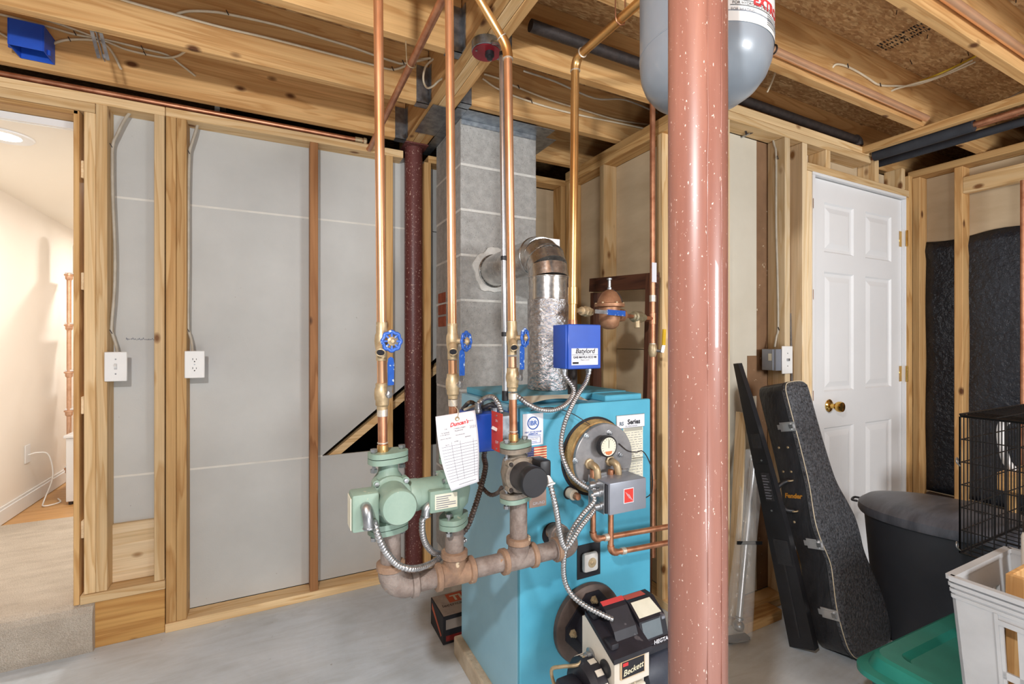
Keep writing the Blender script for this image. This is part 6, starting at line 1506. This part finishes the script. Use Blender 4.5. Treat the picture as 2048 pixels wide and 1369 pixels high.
# ------------------------------------------------------------------ trash can
tcn = thing('trash_can', 'black oval plastic trash can with a domed lid by the door', 'trash can', (2.42, 0.95, 0))
tcx, tcy = 2.445, 0.918
dl = V(0.28, -0.96, 0).normalized(); dw = V(0.96, 0.28, 0).normalized()
def oval(a, b, k, n=48, e=0.86):
    t_ = 2 * math.pi * k / n; c, s = math.cos(t_), math.sin(t_)
    return dl * (a * abs(c) ** e * (1 if c >= 0 else -1)) + dw * (b * abs(s) ** e * (1 if s >= 0 else -1))
def loft(levels, nm, m_, par, n=48, smooth=40, capb=True):
    vs, fs = [], []
    for (a, b, z, o) in levels:
        for k in range(n): vs.append(V(tcx, tcy, z) + oval(a, b, k, n) + dl * o)
    for j in range(len(levels) - 1):
        for k in range(n): fs.append((j * n + k, j * n + (k + 1) % n, (j + 1) * n + (k + 1) % n, (j + 1) * n + k))
    fs.append(tuple(range(n))[::-1]); fs.append(tuple(range((len(levels) - 1) * n, len(levels) * n)))
    return MB().add(vs, fs).build(nm, m_, par, smooth)
loft([(0.215, 0.155, 0.0, 0), (0.222, 0.160, 0.012, 0), (0.262, 0.190, 0.50, 0), (0.268, 0.194, 0.515, 0)], 'bin_body', canb, tcn)
lid_ = loft([(0.270, 0.198, 0.500, 0.010), (0.290, 0.208, 0.500, 0.012), (0.296, 0.212, 0.512, 0.012), (0.293, 0.210, 0.536, 0.012), (0.266, 0.190, 0.556, 0.010), (0.2, 0.14, 0.572, 0.01), (0.1, 0.07, 0.578, 0.014), (0.02, 0.012, 0.579, 0.016)], 'lid', canl, tcn)
hh = V(tcx, tcy, 0.525) - dl * 0.283
tubeo('lid_handle', [hh + dw * 0.03, hh - dl * 0.02 + dw * 0.028, hh - dl * 0.024, hh - dl * 0.02 - dw * 0.028, hh - dw * 0.03], 0.005, canb, tcn, 4, 8)
box('emblem', (tcx - 0.02, tcy - 0.13, 0.5765), (tcx + 0.02, tcy - 0.10, 0.5785), canb, tcn, 0.001)

# ------------------------------------------------------------------ tote, crate, dog crate
def rrect(x0, x1, y0, y1, r, n=6):
    out = []
    for cx_, cy_, a0 in ((x1 - r, y1 - r, 0), (x0 + r, y1 - r, 90), (x0 + r, y0 + r, 180), (x1 - r, y0 + r, 270)):
        for k in range(n + 1):
            a = math.radians(a0 + 90 * k / n); out.append((cx_ + r * math.cos(a), cy_ + r * math.sin(a)))
    return out
def loftr(levels, nm, m_, par, smooth=40, M=None):
    vs, fs = [], []; n = None
    for (x0, x1, y0, y1, r, z) in levels:
        ring = rrect(x0, x1, y0, y1, r); n = len(ring)
        for p in ring:
            v_ = V(p[0], p[1], z); vs.append(M @ v_ if M else v_)
    for j in range(len(levels) - 1):
        for k in range(n): fs.append((j * n + k, j * n + (k + 1) % n, (j + 1) * n + (k + 1) % n, (j + 1) * n + k))
    fs.append(tuple(range(n))[::-1]); fs.append(tuple(range((len(levels) - 1) * n, len(levels) * n)))
    return MB().add(vs, fs).build(nm, m_, par, smooth)
tt = thing('storage_tote', 'green lidded plastic storage tote under the grey crate', 'storage tote', (1.7, 0.5, 0))
TM = Matrix.Translation(V(1.825, 0.53, 0)) @ Matrix.Rotation(math.radians(-2), 4, 'Z')
loftr([(-0.25, 0.25, -0.21, 0.21, 0.04, 0.0), (-0.275, 0.275, -0.235, 0.235, 0.05, 0.275)], 'bin_body', mat('tote_grey_green', (52, 120, 110), (44, 104, 96), 0.45), tt, 40, TM)
loftr([(-0.288, 0.288, -0.248, 0.248, 0.05, 0.258), (-0.30, 0.30, -0.26, 0.26, 0.055, 0.264), (-0.30, 0.30, -0.26, 0.26, 0.055, 0.280), (-0.278, 0.278, -0.238, 0.238, 0.05, 0.287), (-0.266, 0.266, -0.226, 0.226, 0.045, 0.318), (-0.256, 0.256, -0.216, 0.216, 0.04, 0.325), (-0.215, 0.215, -0.175, 0.175, 0.03, 0.325), (-0.20, 0.20, -0.16, 0.16, 0.03, 0.312), (-0.02, 0.03, -0.05, 0.05, 0.01, 0.312)], 'lid', greent, tt, 30, TM)
# grey crate with slotted sides
gcx0, gcx1, gcy0, gcy1, gz0, gz1 = 1.515, 1.868, 0.20, 0.556, 0.3255, 0.650
cr_ = thing('plastic_crate', 'light grey slotted plastic crate stacked on the green tote', 'crate', (1.68, 0.38, gz0))
tp = 0.022   # taper
def cw_(face, s, z):   # point on a tapered wall, s 0..1 along, inward depth handled by caller
    q = (gz1 - z) / (gz1 - gz0) * tp
    if face == 'x0': return V(gcx0 + q, gcy1 - q + (gcy0 - gcy1 + 2 * q) * s, z), V(-1, 0, 0)
    if face == 'y1': return V(gcx0 + q + (gcx1 - gcx0 - 2 * q) * s, gcy1 - q, z), V(0, 1, 0)
    if face == 'y0': return V(gcx0 + q + (gcx1 - gcx0 - 2 * q) * s, gcy0 + q, z), V(0, -1, 0)
    return V(gcx1 - q, gcy1 - q + (gcy0 - gcy1 + 2 * q) * s, z), V(1, 0, 0)
def slabw(m, face, s0, s1, z0, z1, d0=0.0, d1=-0.006):
    vs = []
    for d in (d0, d1):
        for s, z in ((s0, z0), (s1, z0), (s1, z1), (s0, z1)):
            p, n_ = cw_(face, s, z); vs.append(p + n_ * d)
    m.add(vs, [(0, 1, 2, 3), (7, 6, 5, 4), (0, 4, 5, 1), (1, 5, 6, 2), (2, 6, 7, 3), (3, 7, 4, 0)])
for face in ('x0', 'y1', 'y0', 'x1'):
    m = MB()
    slabw(m, face, 0, 1, 0.575, gz1); slabw(m, face, 0, 1, gz0, gz0 + 0.02)
    slabw(m, face, 0, 0.24, gz0 + 0.02, 0.575); slabw(m, face, 0.76, 1, gz0 + 0.02, 0.575)
    slabw(m, face, 0.24, 0.76, 0.448, 0.466)
    for k in range(6): slabw(m, face, 0.24 + k * 0.104 - 0.018 * (k > 0), 0.24 + k * 0.104 + 0.018 * (k < 5), gz0 + 0.02, 0.575)
    w_ = m.build('crate_wall', crateg, cr_)
    r_ = MB()
    for z in (gz1 - 0.014, gz1 - 0.028, gz1 - 0.042): slabw(r_, face, 0, 1, z - 0.009, z + 0.0, 0.007 - 0.0015 * ((gz1 - z) / 0.014), -0.001)
    slabw(r_, face, 0, 1, gz1 - 0.008, gz1 + 0.004, 0.009, -0.008)
    r_.build('rim', crateg, cr_)
    v_ = MB()
    for s in (0.22, 0.76): slabw(v_, face, s, s + 0.02, gz0 + 0.0, gz1 - 0.05, 0.004, -0.001)
    slabw(v_, face, 0.24, 0.76, 0.575, 0.587, 0.004, -0.001)
    v_.build('rib', crateg, cr_)
box('crate_floor', (gcx0 + tp, gcy0 + tp, gz0), (gcx1 - tp, gcy1 - tp, gz0 + 0.006), crateg, cr_)
wbx = thing('wooden_box', 'small open wooden box resting inside the grey crate', 'box', (1.72, 0.33, gz0 + 0.0065))
bx0, bx1, by0, by1, bz0, bz1 = 1.60, 1.795, 0.235, 0.482, gz0 + 0.0065, 0.672
for a, b in (((bx0, by0, bz0), (bx0 + 0.012, by1, bz1)), ((bx1 - 0.012, by0, bz0), (bx1, by1, bz1)), ((bx0 + 0.0122, by1 - 0.012, bz0), (bx1 - 0.0122, by1, bz1)), ((bx0 + 0.0122, by0, bz0), (bx1 - 0.0122, by0 + 0.012, bz1)), ((bx0 + 0.0122, by0 + 0.0122, bz0), (bx1 - 0.0122, by1 - 0.0122, bz0 + 0.008))):
    board('panel', a, b, 'joist', wbx)
bt_ = thing('jar', 'cream plastic jar with dark cap at the back of the grey crate', 'jar', (1.835, 0.515, gz0))
MB().lathe([(0.016, 0), (0.019, 0.004), (0.019, 0.38), (0.016, 0.39), (0.014, 0.392)], (1.822, 0.498, gz0 + 0.0065), Z3, 20).build('jar_body', cream, bt_, 40)
MB().lathe([(0.0165, 0), (0.0165, 0.028), (0.015, 0.03), (0, 0.03)], (1.822, 0.498, gz0 + 0.399), Z3, 20).build('cap', ironb, bt_, 40)
# added hidden bin that carries the wire crate
sb = thing('storage_bin', 'dark grey storage bin between the green tote and the black wire dog crate', 'storage bin', (2.1, 0.38, 0.3255))
loftr([(1.92, 2.24, 0.17, 0.54, 0.04, 0.3255), (1.90, 2.29, 0.14, 0.575, 0.05, 0.56)], 'bin_body', gun, sb)
loftr([(1.893, 2.30, 0.132, 0.583, 0.05, 0.5605), (1.893, 2.30, 0.132, 0.583, 0.05, 0.578), (1.92, 2.27, 0.16, 0.555, 0.05, 0.588)], 'lid', gun, sb)
dc = thing('dog_crate', 'black wire folding dog crate behind the grey plastic crate', 'dog crate', (2.15, 0.42, 0.588))
dx0, dx1, dy0, dy1, dz0, dz1 = 1.885, 2.42, 0.18, 0.668, 0.590, 1.010
def grid_panel(nm, o, eu, ev, lu, lv, nu, nv, big=2):
    m = MB(); o = Vector(o); eu = Vector(eu); ev = Vector(ev); nn = eu.cross(ev)
    for i in range(nu + 1):
        r = 0.0028 if i in (0, nu) else 0.0017
        m.tube([o + eu * lu * i / nu, o + eu * lu * i / nu + ev * lv], r, 6)
    for j in range(nv + 1):
        r = 0.0028 if j in (0, nv) else 0.0019
        m.tube([o + ev * lv * j / nv + nn * 0.003, o + ev * lv * j / nv + eu * lu + nn * 0.003], r, 6)
    return m.build(nm, wireb, dc, 60)
grid_panel('side_panel', (dx0, dy0, dz0), Y3, Z3, dy1 - dy0, dz1 - dz0, 19, 6)
grid_panel('side_panel', (dx1, dy0, dz0), Y3, Z3, dy1 - dy0, dz1 - dz0, 19, 6)
grid_panel('end_panel', (dx0, dy1, dz0), X3, Z3, dx1 - dx0, dz1 - dz0, 21, 6)
grid_panel('end_panel', (dx0, dy0, dz0), X3, Z3, dx1 - dx0, dz1 - dz0, 21, 6)
grid_panel('top_panel', (dx0, dy0, dz1 + 0.004), X3, Y3, dx1 - dx0, dy1 - dy0, 21, 6)
grid_panel('floor_panel', (dx0, dy0, dz0 + 0.0), X3, Y3, dx1 - dx0, dy1 - dy0, 12, 6)
tubeo('carry_handle', [(dx0 + 0.16, dy0 + 0.26, dz1 + 0.006), (dx0 + 0.165, dy0 + 0.26, dz1 + 0.035), (dx0 + 0.21, dy0 + 0.26, dz1 + 0.05), (dx0 + 0.255, dy0 + 0.26, dz1 + 0.035), (dx0 + 0.26, dy0 + 0.26, dz1 + 0.006)], 0.006, blackpl, dc, 5, 8)
for z in (dz0 + 0.02, dz0 + 0.28):
    tubeo('latch_loop', [(dx0 - 0.004, dy1 - 0.002, z - 0.012), (dx0 - 0.012, dy1 + 0.004, z), (dx0 - 0.004, dy1 + 0.006, z + 0.012), (dx0 + 0.008, dy1 + 0.006, z), (dx0 - 0.002, dy1 + 0.002, z - 0.01)], 0.002, steel, dc, 4, 6)
# stool behind the wire crate
sl_ = thing('stool', 'orange wooden stool with white hoop back behind the dog crate', 'stool', (3.05, 0.72, 0))
board('seat', (2.9, 0.52, 0.575), (3.2, 0.90, 0.655), 'joist', sl_)
for x in (2.93, 3.15):
    for y in (0.55, 0.85): board('leg', (x, y, 0), (x + 0.03, y + 0.03, 0.574), 'joist', sl_)
tubeo('back_hoop', [(3.0, 0.875, 0.655), (2.995, 0.90, 0.70), (2.995, 0.915, 0.80), (2.995, 0.905, 0.87), (2.995, 0.84, 0.90), (2.995, 0.72, 0.905), (2.995, 0.58, 0.90), (2.995, 0.53, 0.86), (3.0, 0.54, 0.655)], 0.016, white, sl_, 5, 10)
wire('electrical_cable', 'short white cable hanging in the joist bay above the partition', [V(1.95, 1.30, 2.50), V(1.93, 1.29, 2.44), V(1.90, 1.28, 2.38), V(1.885, 1.285, 2.34), V(1.88, 1.30, 2.31)], cable, 0.004)
